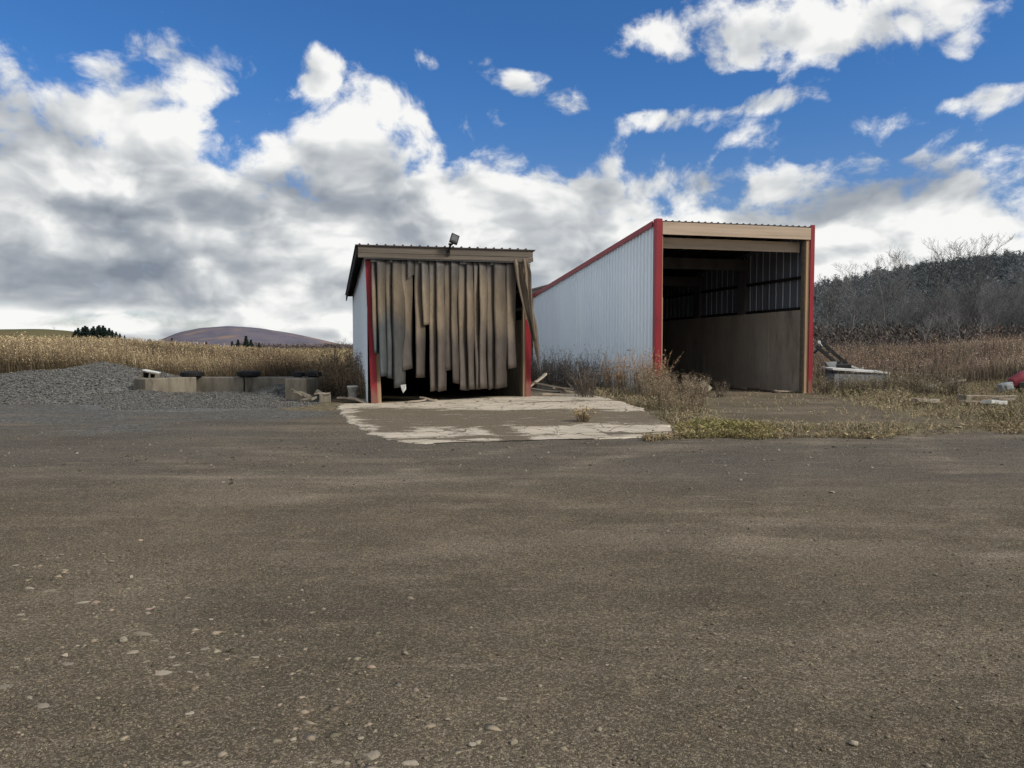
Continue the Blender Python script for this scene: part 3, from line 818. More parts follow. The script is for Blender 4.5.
# ------------------------------------------------------------------ tall right shed
def build_right_shed():
    W, D, ZF, ZB = 5.87, 16.0, 5.86, 4.42
    zr = lambda v: ZF + (ZB - ZF) * v / D
    r = thing('tall_shed', 'tall white metal shed with open front and red corner trim', 'shed', RO, YAW)
    ribbed(D, lambda v: -0.05, lambda v: zr(v) - 0.04, 1, 0.0, -1, 0.305, 0.055, 0.09).build('left_wall', M_white, r)
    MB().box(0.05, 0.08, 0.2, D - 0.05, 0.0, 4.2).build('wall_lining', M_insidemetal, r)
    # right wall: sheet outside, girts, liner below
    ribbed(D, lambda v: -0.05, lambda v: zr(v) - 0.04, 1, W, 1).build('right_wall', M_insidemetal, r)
    mb = MB(); k = 0.30
    while k < D - 0.2:
        mb.box(W - 0.022, W - 0.006, k - 0.014, k + 0.014, 3.0, zr(k) - 0.18); k += 0.46
    mb.build('seam_light', M_seamlight, r)  # pale strips painted as the light showing between the wall panels
    MB().box(W - 0.17, W - 0.145, 0.32, D - 0.1, -0.02, 2.96).build('plywood_liner', M_ply, r)
    MB().box(W - 0.185, W - 0.172, 2.35, 3.75, 0.55, 2.955).build('plywood_sheet', M_ply3, r)
    mb = MB()
    for z in (2.97, 4.08): mb.box(W - 0.14, W - 0.03, 0.3, D - 0.1, z, z + 0.10)
    mb.build('girt', M_dark, r)
    for v in (4.1, 8.0, 12.0):
        MB().box(W - 0.20, W - 0.028, v, v + 0.55, 2.962, zr(v) - 0.32).build('frame_post', M_darkwood, r)
        MB().box(0.085, 0.25, v, v + 0.3, 0.0, zr(v) - 0.32).build('frame_post', M_darkwood, r)
        MB().box(0.09, W - 0.03, v + 0.05, v + 0.20, zr(v) - 0.75, zr(v) - 0.315).build('roof_beam', M_darkwood, r)
    mb = MB()
    for k in range(7):
        u = 0.7 + k * 0.75
        mb.add([(u, 0.4, ZF - 0.32), (u + 0.05, 0.4, ZF - 0.32), (u + 0.05, D - 0.1, ZB - 0.30), (u, D - 0.1, ZB - 0.30),
                (u, 0.4, ZF - 0.1), (u + 0.05, 0.4, ZF - 0.1), (u + 0.05, D - 0.1, ZB - 0.09), (u, D - 0.1, ZB - 0.09)],
               [(0, 3, 2, 1), (0, 1, 5, 4), (1, 2, 6, 5), (3, 0, 4, 7)])
    mb.build('purlin', M_dark, r)
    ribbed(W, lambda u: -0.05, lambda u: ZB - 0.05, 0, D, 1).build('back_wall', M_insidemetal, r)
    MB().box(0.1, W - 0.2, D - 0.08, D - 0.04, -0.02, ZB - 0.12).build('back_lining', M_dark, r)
    roof_sheet(-0.06, W + 0.03, -0.06, D + 0.1, ZF, ZB).build('roof', M_roof, r)
    # red rake along the left eave
    mb = MB(); a, b_ = -0.10, -0.062
    mb.add([(a, 0.2, zr(0.2) - 0.15), (a, D + 0.1, ZB - 0.17), (a, D + 0.1, ZB + 0.035), (a, 0.2, zr(0.2) + 0.04),
            (b_, 0.2, zr(0.2) - 0.15), (b_, D + 0.1, ZB - 0.17), (b_, D + 0.1, ZB + 0.035), (b_, 0.2, zr(0.2) + 0.04)],
           [(0, 3, 2, 1), (4, 5, 6, 7), (0, 1, 5, 4), (2, 3, 7, 6), (0, 4, 7, 3), (1, 2, 6, 5)])
    mb.build('rake_trim', M_red, r)
    # corner trims
    mb = MB(); mb.box(-0.045, 0.14, -0.11, -0.07, -0.05, ZF + 0.06); mb.box(-0.07, -0.047, -0.11, 0.16, -0.05, ZF + 0.06)
    mb.build('corner_trim', M_red, r)
    mb = MB(); mb.box(W - 0.10, W + 0.03, -0.11, -0.07, -0.05, ZF + 0.06); mb.box(W + 0.032, W + 0.06, -0.11, 0.2, -0.05, ZF + 0.06)
    mb.build('corner_trim', M_red, r)
    MB().box(0.0, 0.185, -0.065, 0.12, 0.0, ZF - 0.12).build('post', M_pine2, r)
    MB().box(W - 0.24, W - 0.005, -0.065, 0.10, 0.0, ZF - 0.12).build('post', M_pine2, r)
    MB().box(W - 0.285, W - 0.245, 0.02, 0.16, 0.0, ZF - 0.5).build('jamb_board', M_greywood, r)
    MB().box(0.19, 0.235, 0.02, 0.2, 0.0, 3.3).build('jamb_board', M_pine, r)
    # header boards
    MB().box(0.145, W - 0.105, -0.118, -0.068, ZF - 0.46, ZF - 0.045).build('header_board', M_pine, r, bevel=0.005)
    MB().box(0.24, W - 0.26, 0.30, 0.35, ZF - 0.86, ZF - 0.50).build('header_board', M_pine, r, bevel=0.005)
    # the part at the back that stands out a little to the left
    d = D + 0.12
    ex = MB().box(-0.42, 2.6, d, d + 5.0, -0.02, ZB + 0.06).build('rear_extension', M_greywood, r)
    mb = MB()
    for q in (0, 0.10):
        pass
    v = [(-0.62, d - 0.04, ZB + 0.12), (2.6, d - 0.04, ZB + 1.0), (2.6, d + 5.2, ZB + 1.0), (-0.62, d + 5.2, ZB + 0.12)]
    v += [(a, b2, c + 0.10) for a, b2, c in v]
    mb.add(v, [(0, 3, 2, 1), (4, 5, 6, 7), (0, 1, 5, 4), (1, 2, 6, 5), (2, 3, 7, 6), (3, 0, 4, 7)])
    mb.build('extension_roof', M_roof, ex)
    MB().add([(-0.42, d, ZB + 0.07), (2.6, d, ZB + 0.07), (2.6, d, ZB + 0.99), (-0.42, d, ZB + 0.21)], [(0, 1, 2, 3)]).build('gable', M_darkwood, ex)
    MB().box(-0.52, -0.425, d - 0.02, d + 0.1, -0.02, ZB + 0.1).build('corner_trim', M_red, ex)


build_right_shed()


# ------------------------------------------------------------------ vegetation builders
def weeds(P, H, W, lean, cb, ct, leaves, plume, rng, leaf_len=0.16, plume_s=0.055, bush=0.25, rise=0.5):
    """many upright dry stalks: a bent ribbon with hanging leaves and a ragged seed head"""
    n = len(P)
    az = rng.random(n) * 2 * np.pi
    sd = np.stack([np.cos(az), np.sin(az), 0 * az], 1) * W[:, None]
    L3 = np.concatenate([lean, np.zeros((n, 1))], 1)
    up = np.array([0, 0, 1.0])

    def pos(t, idx=slice(None)):
        t = np.asarray(t)[..., None]
        return P[idx] + up * (H[idx, None] * t * (1 - 0.12 * (L3[idx] ** 2).sum(1, keepdims=True) * t)) + L3[idx] * H[idx, None] * t * t
    z = np.zeros(n)
    p0, p1, p2 = pos(z), pos(z + 0.5), pos(z + 1)
    V = [np.stack([p0 - sd, p0 + sd, p1 - sd * 0.8, p1 + sd * 0.8, p2], 1).reshape(-1, 3)]
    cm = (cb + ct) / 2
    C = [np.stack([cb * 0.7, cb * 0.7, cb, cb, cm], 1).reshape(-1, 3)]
    b = np.arange(n)[:, None] * 5
    Fs = [np.concatenate([b + [0, 1, 3], b + [0, 3, 2], b + [2, 3, 4]], 0)]
    o = n * 5

    def tris(idx, t, ln, wd, colr, droop):
        nonlocal o
        m = len(idx)
        p = pos(t, idx)
        a = rng.random(m) * 2 * np.pi
        d = np.stack([np.cos(a), np.sin(a), droop + 0.5 * rng.standard_normal(m)], 1)
        d /= np.linalg.norm(d, axis=1, keepdims=True)
        s = np.cross(d, rng.standard_normal((m, 3))); s /= np.linalg.norm(s, axis=1, keepdims=True) + 1e-9
        V.append(np.stack([p - s * wd[:, None], p + s * wd[:, None], p + d * ln[:, None]], 1).reshape(-1, 3))
        C.append(np.repeat(colr, 3, 0))
        Fs.append(np.arange(m * 3).reshape(-1, 3) + o); o += m * 3
    if leaves:
        idx = np.repeat(np.arange(n), leaves); m = len(idx)
        t = 0.1 + 0.8 * rng.random(m)
        ln = leaf_len * (0.5 + rng.random(m)) * (H[idx] ** 0.5) * (1.1 - 0.5 * t)
        tris(idx, t, ln, 0.12 * ln, (cb[idx] * (1 - t[:, None]) + cm[idx] * t[:, None]) * (0.6 + 0.7 * rng.random((m, 1))), 0.25)
    if plume:
        idx = np.repeat(np.arange(n), plume); m = len(idx)
        t = 1 - bush * rng.random(m) ** 1.2
        ln = plume_s * (0.7 + 0.9 * rng.random(m)) * np.clip(H[idx], 0.5, 2)
        tris(idx, t, ln, (0.33 if rise < 1 else 0.22) * ln, ct[idx] * (0.6 + 0.75 * rng.random((m, 1))), rise)
    return np.concatenate(V), np.concatenate(Fs), np.concatenate(C)


def tint(rng, n, c, sd=0.18):
    return np.array(c)[None, :] * (1 + sd * rng.standard_normal((n, 1))).clip(0.4, 1.8) * (1 + 0.03 * rng.standard_normal((n, 3)))


def mixcol(a, b, t):
    return a * (1 - t[:, None]) + b * t[:, None]


def in_left_shed(x, y, pad=0.25):
    rx, ry = x - LO.x, y - LO.y
    u, v = rx * CS + ry * SN, -rx * SN + ry * CS
    return (u > -0.12 - pad * 0) & (u < 4.9) & (v > -0.4) & (v < 12.4)


def in_right_shed(x, y):
    rx, ry = x - RO.x, y - RO.y
    u, v = rx * CS + ry * SN, -rx * SN + ry * CS
    return (u > -0.15) & (u < 6.1) & (v > -0.3) & (v < 16.3)


def on_slab(x, y):
    rx, ry = x - LO.x, y - LO.y
    u, v = rx * CS + ry * SN, -rx * SN + ry * CS
    r = np.interp(v, [-9.6, -8.5, -6, -2, 0.3], [5.0, 5.55, 6.1, 6.9, 6.9])
    return (u > -0.9) & (u < r) & (v > -9.6) & (v < 0.4)


def build_left_field():
    rng = np.random.default_rng(21)
    # near belt: tall brown weeds behind the gravel and the blocks
    n = 24000
    y = 30 + 22 * rng.random(n) ** 1.3; x = -y * 0.70 + rng.random(n) * (y * 0.70 + 1.0)
    y0 = 31.0 + 2.0 * (fbm(x * 0.2, x * 0, 3) - 0.5) + np.where(x < -12, 1.0, -2.5)
    keep = (y > y0) & ~in_left_shed(x, y) & ~in_right_shed(x, y)
    x, y = x[keep], y[keep]; n = len(x)
    pch = fbm(x * 0.22, y * 0.12, 3)
    P = np.stack([x, y, g(x, y) - 0.03], 1)
    H = (0.85 + 0.85 * sstep(0.3, 0.7, pch) + 0.55 * rng.random(n) ** 2) * np.interp(x / y, [-0.62, -0.45, -0.33, -0.24], [1.05, 0.95, 0.80, 0.66])
    lean = rng.standard_normal((n, 2)) * 0.13 + [-0.10, 0.0]
    brown = tint(rng, n, (0.075, 0.054, 0.036)); olive = tint(rng, n, (0.085, 0.074, 0.042))
    cb = mixcol(brown, olive, (rng.random(n) < 0.35).astype(float))
    straw = tint(rng, n, (0.30, 0.235, 0.145), 0.28); rust = tint(rng, n, (0.105, 0.074, 0.050), 0.28)
    ct = mixcol(straw, rust, sstep(0.38, 0.60, fbm(x * 0.33 + 5, y * 0.2, 3) + 0.14 * rng.standard_normal(n) + 0.10 * sstep(-0.45, -0.3, x / y)))
    dk = (0.55 + 0.75 * sstep(0.36, 0.62, fbm(x * 0.16 + 9, y * 0.12, 3)))[:, None]
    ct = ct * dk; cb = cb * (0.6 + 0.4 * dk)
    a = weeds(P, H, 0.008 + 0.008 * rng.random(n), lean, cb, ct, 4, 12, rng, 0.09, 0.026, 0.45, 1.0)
    o = np_mesh('weeds', a[0], a[1], M_weed, a[2]); o['kind'] = 'stuff'
    # far belt, golden, rising to the skyline
    n = 26000
    y = 50 * (5.2 ** rng.random(n)); x = -y * 0.72 + rng.random(n) * y * 0.74
    P = np.stack([x, y, g(x, y) - 0.05], 1)
    sc = np.clip(y / 60, 1, 3)
    H = (0.9 + 0.7 * rng.random(n) + 0.5 * (fbm(x * 0.06, y * 0.05, 3) - 0.5))
    lean = rng.standard_normal((n, 2)) * 0.15
    gold = tint(rng, n, (0.43, 0.345, 0.205), 0.15); br = tint(rng, n, (0.25, 0.195, 0.125), 0.15)
    q = sstep(0.35, 0.62, fbm(x * 0.08 + 2, y * 0.06, 3) + 0.1 * rng.standard_normal(n))
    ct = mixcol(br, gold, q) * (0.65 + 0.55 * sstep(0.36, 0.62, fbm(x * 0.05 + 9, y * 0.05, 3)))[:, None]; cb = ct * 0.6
    a = weeds(P, H, 0.02 * sc, lean, cb, ct, 3, 9, rng, 0.22, 0.065, 0.5, 1.2)
    o = np_mesh('field_weeds', a[0], a[1], M_weed, a[2]); o['kind'] = 'stuff'


build_left_field()


def build_right_field():
    rng = np.random.default_rng(31)
    # tall brown weeds between the shed and the trees
    n = 22000
    y = 27 + 50 * rng.random(n) ** 1.7; x = y * (0.36 + 0.42 * rng.random(n))
    keep = ~in_right_shed(x, y) & (y > 27.5 + 2.5 * (fbm(x * 0.25, x * 0 + 3, 3)) + 4.5 * sstep(0.505, 0.535, x / y) * sstep(0.70, 0.66, x / y))
    x, y = x[keep], y[keep]; n = len(x)
    P = np.stack([x, y, g(x, y) - 0.03], 1)
    pch = fbm(x * 0.25, y * 0.14, 3)
    pch = fbm(x * 0.33, y * 0.22, 3); H = 0.74 * (0.20 + 0.95 * sstep(0.34, 0.66, pch) + 0.5 * rng.random(n) ** 3) * np.interp(x / y, [0.38, 0.5, 0.62, 0.7], [0.85, 0.9, 1.2, 1.35]) * np.interp(y, [28, 36], [0.75, 1.1])
    lean = rng.standard_normal((n, 2)) * 0.16
    cb = tint(rng, n, (0.13, 0.105, 0.078))
    straw = tint(rng, n, (0.35, 0.275, 0.195), 0.25); rust = tint(rng, n, (0.21, 0.145, 0.108), 0.25); pal = tint(rng, n, (0.46, 0.41, 0.33))
    ct = mixcol(straw, rust, sstep(0.42, 0.6, fbm(x * 0.3 + 5, y * 0.2, 3) + 0.12 * rng.standard_normal(n)))
    ct = mixcol(ct, pal, (rng.random(n) < 0.10).astype(float)) * (0.85 + 0.6 * sstep(0.35, 0.65, fbm(x * 0.25 + 4, y * 0.18 + 2, 3)))[:, None]; cb = cb * 1.15
    a = weeds(P, H, 0.011 + 0.009 * rng.random(n), lean, cb, ct, 4, 11, rng, 0.10, 0.030, 0.42, 1.1)
    o = np_mesh('brown_weeds', a[0], a[1], M_weed, a[2]); o['kind'] = 'stuff'
    # short olive grass in front of them
    n = 34000
    y = 13.0 + 21 * rng.random(n); x = 2.6 + rng.random(n) * (0.80 * y)
    n1 = fbm(x * 0.35, y * 0.35, 4) - 0.5
    e = 13.2 + 0.18 * (x - 3) + 2.2 * n1
    dens = sstep(-0.2, 1.8, y - e)
    tr = sstep(2.9, 1.6, np.abs(x - (8.2 - 0.21 * (y - 26)) * (y >= 26) - (8.2 - 0.12 * (26 - y)) * (y < 26) + n1)) * sstep(15.0, 17.5, y)
    dens = dens * (1 - 0.93 * tr) * np.maximum(sstep(0.40, 0.58, fbm(x * 0.9 + 3, y * 0.9, 3)), 0.75 * sstep(7.5, 11, x) * sstep(15, 18, y))
    keep = (rng.random(n) < dens) & ~in_right_shed(x, y) & ~on_slab(x, y)
    x, y, e = x[keep], y[keep], e[keep]; n = len(x)
    P = np.stack([x, y, g(x, y) - 0.01], 1)
    far = sstep(0.3, 5, y - e)
    H = (0.05 + 0.10 * rng.random(n)) + far * (0.12 + 0.34 * fbm(x * 0.7, y * 0.5, 3) * rng.random(n) + 0.1)
    intrack = sstep(3.3, 2.3, np.abs(x - (8.2 - 0.12 * (26 - y)) + 0.0)) * sstep(14.8, 17, y)
    H = H * np.where(x < 6.5, 0.8, 1.0) * (1 - 0.7 * intrack)
    lean = rng.standard_normal((n, 2)) * 0.45
    oliv = tint(rng, n, (0.15, 0.135, 0.07)); dry = tint(rng, n, (0.29, 0.235, 0.15)); brn = tint(rng, n, (0.15, 0.122, 0.085))
    q = rng.random(n)
    ct = np.where((q < 0.30)[:, None], oliv, np.where((q < 0.62)[:, None], dry, brn))
    ct = mixcol(ct, tint(rng, n, (0.30, 0.25, 0.16)), np.clip(intrack, 0, 1))
    ct = ct * 1.5; cb = ct * 0.65; H = H * (1 - 0.62 * sstep(0.50, 0.53, x / y) * sstep(0.72, 0.68, x / y) * sstep(17, 19, y))
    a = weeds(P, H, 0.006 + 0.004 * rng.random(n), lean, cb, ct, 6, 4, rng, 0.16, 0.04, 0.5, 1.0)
    o = np_mesh('verge_grass', a[0], a[1], M_weed, a[2]); o['kind'] = 'stuff'


build_right_field()


def build_green_patch():
    """yellow-green tuft of grass by the end of the slab, straw around it"""
    rng = np.random.default_rng(41)
    n = 3600
    cx, cy = 3.95, 14.55
    a_ = rng.random(n) * 6.283; rr = np.sqrt(rng.random(n)) * (1 + 0.4 * (vnoise(a_ * 2, a_ * 0) - 0.5))
    x = cx + 1.15 * rr * np.cos(a_); y = cy + 1.15 * rr * np.sin(a_) + 0.12 * (x - cx)
    ok = ~on_slab(x, y); x, y, rr = x[ok], y[ok], rr[ok]; n = len(x)
    P = np.stack([x, y, g(x, y) - 0.01], 1)
    H = 0.06 + 0.26 * rng.random(n) ** 1.5 * (1.15 - rr * 0.7)
    grn = tint(rng, n, (0.27, 0.245, 0.10)); str_ = tint(rng, n, (0.34, 0.28, 0.14))
    ct = mixcol(grn, str_, sstep(0.35, 0.9, rr + 0.35 * rng.standard_normal(n)))
    a = weeds(P, H, 0.004 + 0.003 * rng.random(n), rng.standard_normal((n, 2)) * 0.5, ct * 0.6, ct, 2, 0, rng, 0.25)
    o = np_mesh('green_grass', a[0], a[1], M_weed, a[2]); o['kind'] = 'stuff'
    # straw fringe along slab end and the edge of the verge
    n = 6500
    x = 2.3 + 9.5 * rng.random(n) ** 1.1; n1 = fbm(x * 0.9, x * 0 + 2, 4) - 0.5
    y = 13.25 + 0.17 * (x - 3) + 2.0 * n1 + np.abs(rng.standard_normal(n)) * 0.8
    ok = ~on_slab(x, y) & (rng.random(n) < sstep(0.47, 0.62, fbm(x * 1.1, y * 1.1, 3))); x, y = x[ok], y[ok]; n = len(x)
    P = np.stack([x, y, g(x, y) - 0.01], 1)
    ct = tint(rng, n, (0.33, 0.265, 0.16), 0.25)
    a = weeds(P, 0.05 + 0.11 * rng.random(n), 0.004 + 0.003 * rng.random(n), rng.standard_normal((n, 2)) * 0.8, ct * 0.7, ct, 2, 0, rng, 0.25)
    o = np_mesh('straw', a[0], a[1], M_weed, a[2]); o['kind'] = 'stuff'


build_green_patch()


# single dry shrubs ---------------------------------------------------------
def shrub_mesh(seed, h, spread, nst, cb, ct, leaves=5, plume=8, fan=0.0):
    rng = np.random.default_rng(seed)
    a = rng.random(nst) * 6.283; r = spread * 0.35 * np.sqrt(rng.random(nst))
    P = np.stack([r * np.cos(a), r * np.sin(a), -0.03 + 0 * a], 1)
    H = h * (0.45 + 0.55 * rng.random(nst))
    lean = np.stack([np.cos(a), np.sin(a)], 1) * (rng.random((nst, 1)) * (0.35 + fan)) + rng.standard_normal((nst, 2)) * 0.1
    V, Fc, C = weeds(P, H, 0.006 + 0.005 * rng.random(nst), lean, tint(rng, nst, cb), tint(rng, nst, ct, 0.3), leaves, int(plume * 1.8), rng, 0.13, 0.025, 0.45, 1.0)
    # side twigs
    m = nst * 3
    idx = rng.integers(0, nst, m); t = 0.25 + 0.6 * rng.random(m)
    p = P[idx] + np.array([0, 0, 1.0]) * (H[idx] * t)[:, None] + np.concatenate([lean[idx], np.zeros((m, 1))], 1) * (H[idx] * t * t)[:, None]
    b = rng.random(m) * 6.283
    V2, F2, C2 = weeds(p, 0.35 * H[idx] * (1.1 - t), 0.004 + 0.002 * rng.random(m), np.stack([np.cos(b), np.sin(b)], 1) * 0.8, tint(rng, m, cb), tint(rng, m, ct, 0.3), 0, 7, rng, 0.2, 0.055, 0.5, 1.0)
    return np.concatenate([V, V2]), np.concatenate([Fc, F2 + len(V)]), np.concatenate([C, C2])


GREYB, GREYT = (0.12, 0.10, 0.083), (0.22, 0.185, 0.15)
RUSTB, RUSTT = (0.135, 0.105, 0.072), (0.30, 0.235, 0.155)
STRWB, STRWT = (0.19, 0.145, 0.09), (0.42, 0.33, 0.20)
ORNGT = (0.42, 0.26, 0.15)


def shrubs(kind, pts, mb_args, label, group, cat='shrub', seeds=(1, 2, 3)):
    protos = []
    for i, (x, y, s) in enumerate(pts):
        z = float(g(x, y))
        if on_slab(np.array(x), np.array(y)):
            rx, ry = x - LO.x, y - LO.y
            z = float(slab_z(rx * CS + ry * SN, -rx * SN + ry * CS)) + 0.01
        rz = (i * 2.399) % 6.283
        if i < len(seeds):
            V, Fc, C = shrub_mesh(seeds[i], *mb_args)
            o = np_mesh(kind, V, Fc, M_weed, C); tag(o, label, cat, group)
            o.location = (x, y, z); o.rotation_euler = (0, 0, rz); o.scale = (s,) * 3
            protos.append(o)
        else:
            dup(protos[i % len(seeds)], (x, y, z), rz, s)


def wall_pt(u, v, o=RO):
    p = loc_w(o, u, v); return p.x, p.y


# along the left wall of the tall shed
pts = [(*wall_pt(-0.75 - 0.35 * (i % 3), 2.0 + i * 0.85), 0.85 + 0.12 * ((i * 7) % 4)) for i in range(15)]
shrubs('dry_shrub', pts, (1.5, 1.2, 40, GREYB, GREYT, 3, 6), 'grey leafless weed bush along the white wall between the sheds', 'grey weed bushes along the white shed wall', seeds=(1, 2, 3, 4))
# front corner of the tall shed: pale and rusty stalks
shrubs('tall_dry_weed', [(*wall_pt(-0.55, -0.35), 1.0), (*wall_pt(-0.95, 0.25), 0.9), (*wall_pt(-0.30, -0.85), 0.92), (*wall_pt(-1.2, 0.9), 0.85)],
       (1.75, 1.1, 34, STRWB, ORNGT, 6, 14), 'tall straw coloured weed before the red left corner of the tall shed', 'straw weeds at the red corner of the tall shed', 'weed', seeds=(11, 12))
pts = []
rr = random.Random(9)
for i in range(20):
    t = i / 19
    px = 4.35 + 0.25 * math.sin(i * 1.7) + t * 1.0 * (i % 2); py = 25.4 - 8.2 * t
    x = 4.55 + rr.uniform(-0.55, 0.75) - 0.9 * t * rr.random(); y = py + rr.uniform(-0.3, 0.3)
    pts.append((x, y, (0.95 - 0.45 * t) * rr.uniform(0.8, 1.15)))
pts = [(max(x, 3.6 + 0.04 * (y - 14)), y, s) for x, y, s in pts]
shrubs('rusty_weed', pts, (1.35, 0.9, 24, RUSTB, RUSTT, 3, 5), 'reddish brown dead weed between concrete pad and tall shed entrance', 'reddish weeds between the pad and the tall shed', 'weed', seeds=(21, 22, 23, 24))
# inside the mouth of the tall shed on the left
shrubs('dry_weed', [(*wall_pt(0.55, -0.5), 0.9), (*wall_pt(1.0, -0.8), 0.8), (*wall_pt(1.45, -0.6), 0.7), (*wall_pt(0.75, -1.3), 0.85), (*wall_pt(1.7, -1.4), 0.6)],
       (1.05, 0.9, 36, GREYB, (0.24, 0.19, 0.13), 5, 9), 'brown weed growing in the left half of the tall shed opening', 'weeds in the mouth of the tall shed', 'weed', seeds=(31, 32))
# bush standing on the slab
p = loc_w(LO, 6.35, -0.55)
shrubs('bare_bush', [(p.x, p.y, 1.0)], (1.05, 0.9, 55, GREYB, (0.13, 0.105, 0.085), 2, 3, 0.55), 'bare twiggy bush on the back right edge of the concrete pad', None, 'bush', seeds=(41,))
p = loc_w(LO, 4.1, -7.0)
shrubs('straw_tuft', [(p.x, p.y, 1.0)], (0.42, 0.35, 40, STRWB, STRWT, 3, 2, 0.7), 'small straw tuft growing from a crack in the concrete pad', None, 'grass tuft', seeds=(42,))
# left of the weathered shed
shrubs('brown_weed', [(-4.55, 23.6, 1.0), (-4.85, 24.8, 1.05), (-5.2, 23.9, 0.8), (-5.6, 25.2, 1.1), (-5.0, 26.2, 1.1), (-6.1, 26.6, 1.15), (-5.6, 27.6, 1.15), (-6.7, 27.8, 1.15), (-6.3, 25.6, 0.9), (-7.0, 26.4, 0.9), (-5.9, 24.2, 0.7), (-4.35, 22.75, 0.7)],
       (1.55, 1.1, 60, (0.10, 0.076, 0.052), (0.21, 0.155, 0.10), 5, 8), 'dark brown weed beside the left wall of the weathered shed', 'brown weeds beside the weathered shed', 'weed', seeds=(51, 52, 53))
# right of the tall shed
shrubs('verge_weed', [(10.9 + 0.33 * i + 0.2 * math.sin(i * 2.3), 26.6 - 0.75 * ((i * 3) % 5) * 0.6, 0.75 + 0.1 * ((i * 5) % 4)) for i in range(12)],
       (1.0, 0.9, 48, (0.13, 0.11, 0.08), (0.25, 0.21, 0.145), 5, 6), 'low brown weed beside the red right corner of the tall shed', 'low weeds right of the tall shed', 'weed', seeds=(61, 62, 63))
_r = random.Random(77)
_pts = []
while len(_pts) < 22:
    _y = _r.uniform(28.5, 44); _x = _y * _r.uniform(0.40, 0.70)
    if 0.51 < _x / _y < 0.69 and _y < 33.5: continue
    _pts.append((_x, _y, _r.uniform(0.8, 1.35)))
shrubs('bare_bush', _pts, (1.7, 1.5, 46, (0.14, 0.11, 0.09), (0.30, 0.215, 0.155), 2, 6, 0.35), 'rusty brown bush in the tall weeds before the bare trees', 'rusty bushes in the weeds on the right', 'bush', seeds=(71, 72, 73))
# ------------------------------------------------------------------ bare trees
def branch_tree(seed, h, spread=0.5, depth=5, r0=0.11, first=0.22):
    rn = random.Random(seed)
    segs = []

    def grow(p, d, L, r, lev):
        n = 3 if lev < 2 else 2
        for k in range(n):
            q = p + d * (L / n)
            r2 = max(r * (0.86 if lev else 0.84), 0.005)
            segs.append((p, q, r, r2, lev))
            d = (d + Vector((rn.gauss(0, 0.10), rn.gauss(0, 0.10), rn.gauss(0.05, 0.06))) * (1 + 0.4 * lev)).normalized()
            if lev < depth and (lev > 0 or k > 0 or first < 0.15):
                for _ in range(1 if lev == 0 else (2 if rn.random() < 0.55 else 1)):
                    side = Vector((rn.gauss(0, 1), rn.gauss(0, 1), 0)); side.normalize()
                    dd = (d * (0.75 if lev else 0.8) + side * (spread + 0.35 * rn.random()) + Vector((0, 0, 0.18))).normalized()
                    grow(q, dd, L * rn.uniform(0.5, 0.68), r2 * 0.62, lev + 1)
            p, r = q, r2
        if lev < depth:
            grow(p, (d + Vector((rn.gauss(0, 0.25), rn.gauss(0, 0.25), 0.05))).normalized(), L * 0.6, r * 0.8, lev + 1)
    d0 = Vector((rn.gauss(0, 0.07), rn.gauss(0, 0.07), 1)).normalized()
    grow(Vector((0, 0, -0.1)), d0, h * 0.5, r0, 0)
    return segs


def seg_mesh(segs, c0, c1, n=3, minr=0.0):
    p = np.array([s[0] for s in segs]); q = np.array([s[1] for s in segs])
    r0 = np.maximum([s[2] for s in segs], minr); r1 = np.maximum([s[3] for s in segs], minr * 0.8)
    lev = np.array([s[4] for s in segs], float)
    d = q - p; d /= np.linalg.norm(d, axis=1, keepdims=True) + 1e-9
    ref = np.where(np.abs(d[:, 2:3]) > 0.9, np.array([[1.0, 0, 0]]), np.array([[0, 0, 1.0]]))
    a = np.cross(d, ref); a /= np.linalg.norm(a, axis=1, keepdims=True); b = np.cross(d, a)
    V = []
    for e, r in ((p, r0), (q, r1)):
        for k in range(n):
            t = 2 * math.pi * k / n
            V.append(e + (a * math.cos(t) + b * math.sin(t)) * r[:, None])
    V = np.stack(V, 1).reshape(-1, 3)
    base = np.arange(len(segs))[:, None] * (2 * n)
    Fc = np.concatenate([base + [k, (k + 1) % n, n + (k + 1) % n, n + k] for k in range(n)], 0)
    t = np.clip(lev / 4, 0, 1)[:, None]
    c = np.array(c0)[None] * (1 - t) + np.array(c1)[None] * t
    return V, Fc, np.repeat(c, 2 * n, 0)


def make_tree(name, seed, h, label, group, c0=(0.075, 0.068, 0.062), c1=(0.10, 0.085, 0.078), **kw):
    segs = branch_tree(seed, h, **kw)
    r = thing(name, label, 'tree', group=group)
    V, Fc, C = seg_mesh([s for s in segs if s[4] == 0], c0, c1, 6)
    np_mesh('trunk', V, Fc, M_tree, C, r, True)
    V, Fc, C = seg_mesh([s for s in segs if s[4] > 0], c0, c1, 3, 0.008)
    np_mesh('crown', V, Fc, M_tree, C, r)
    return r


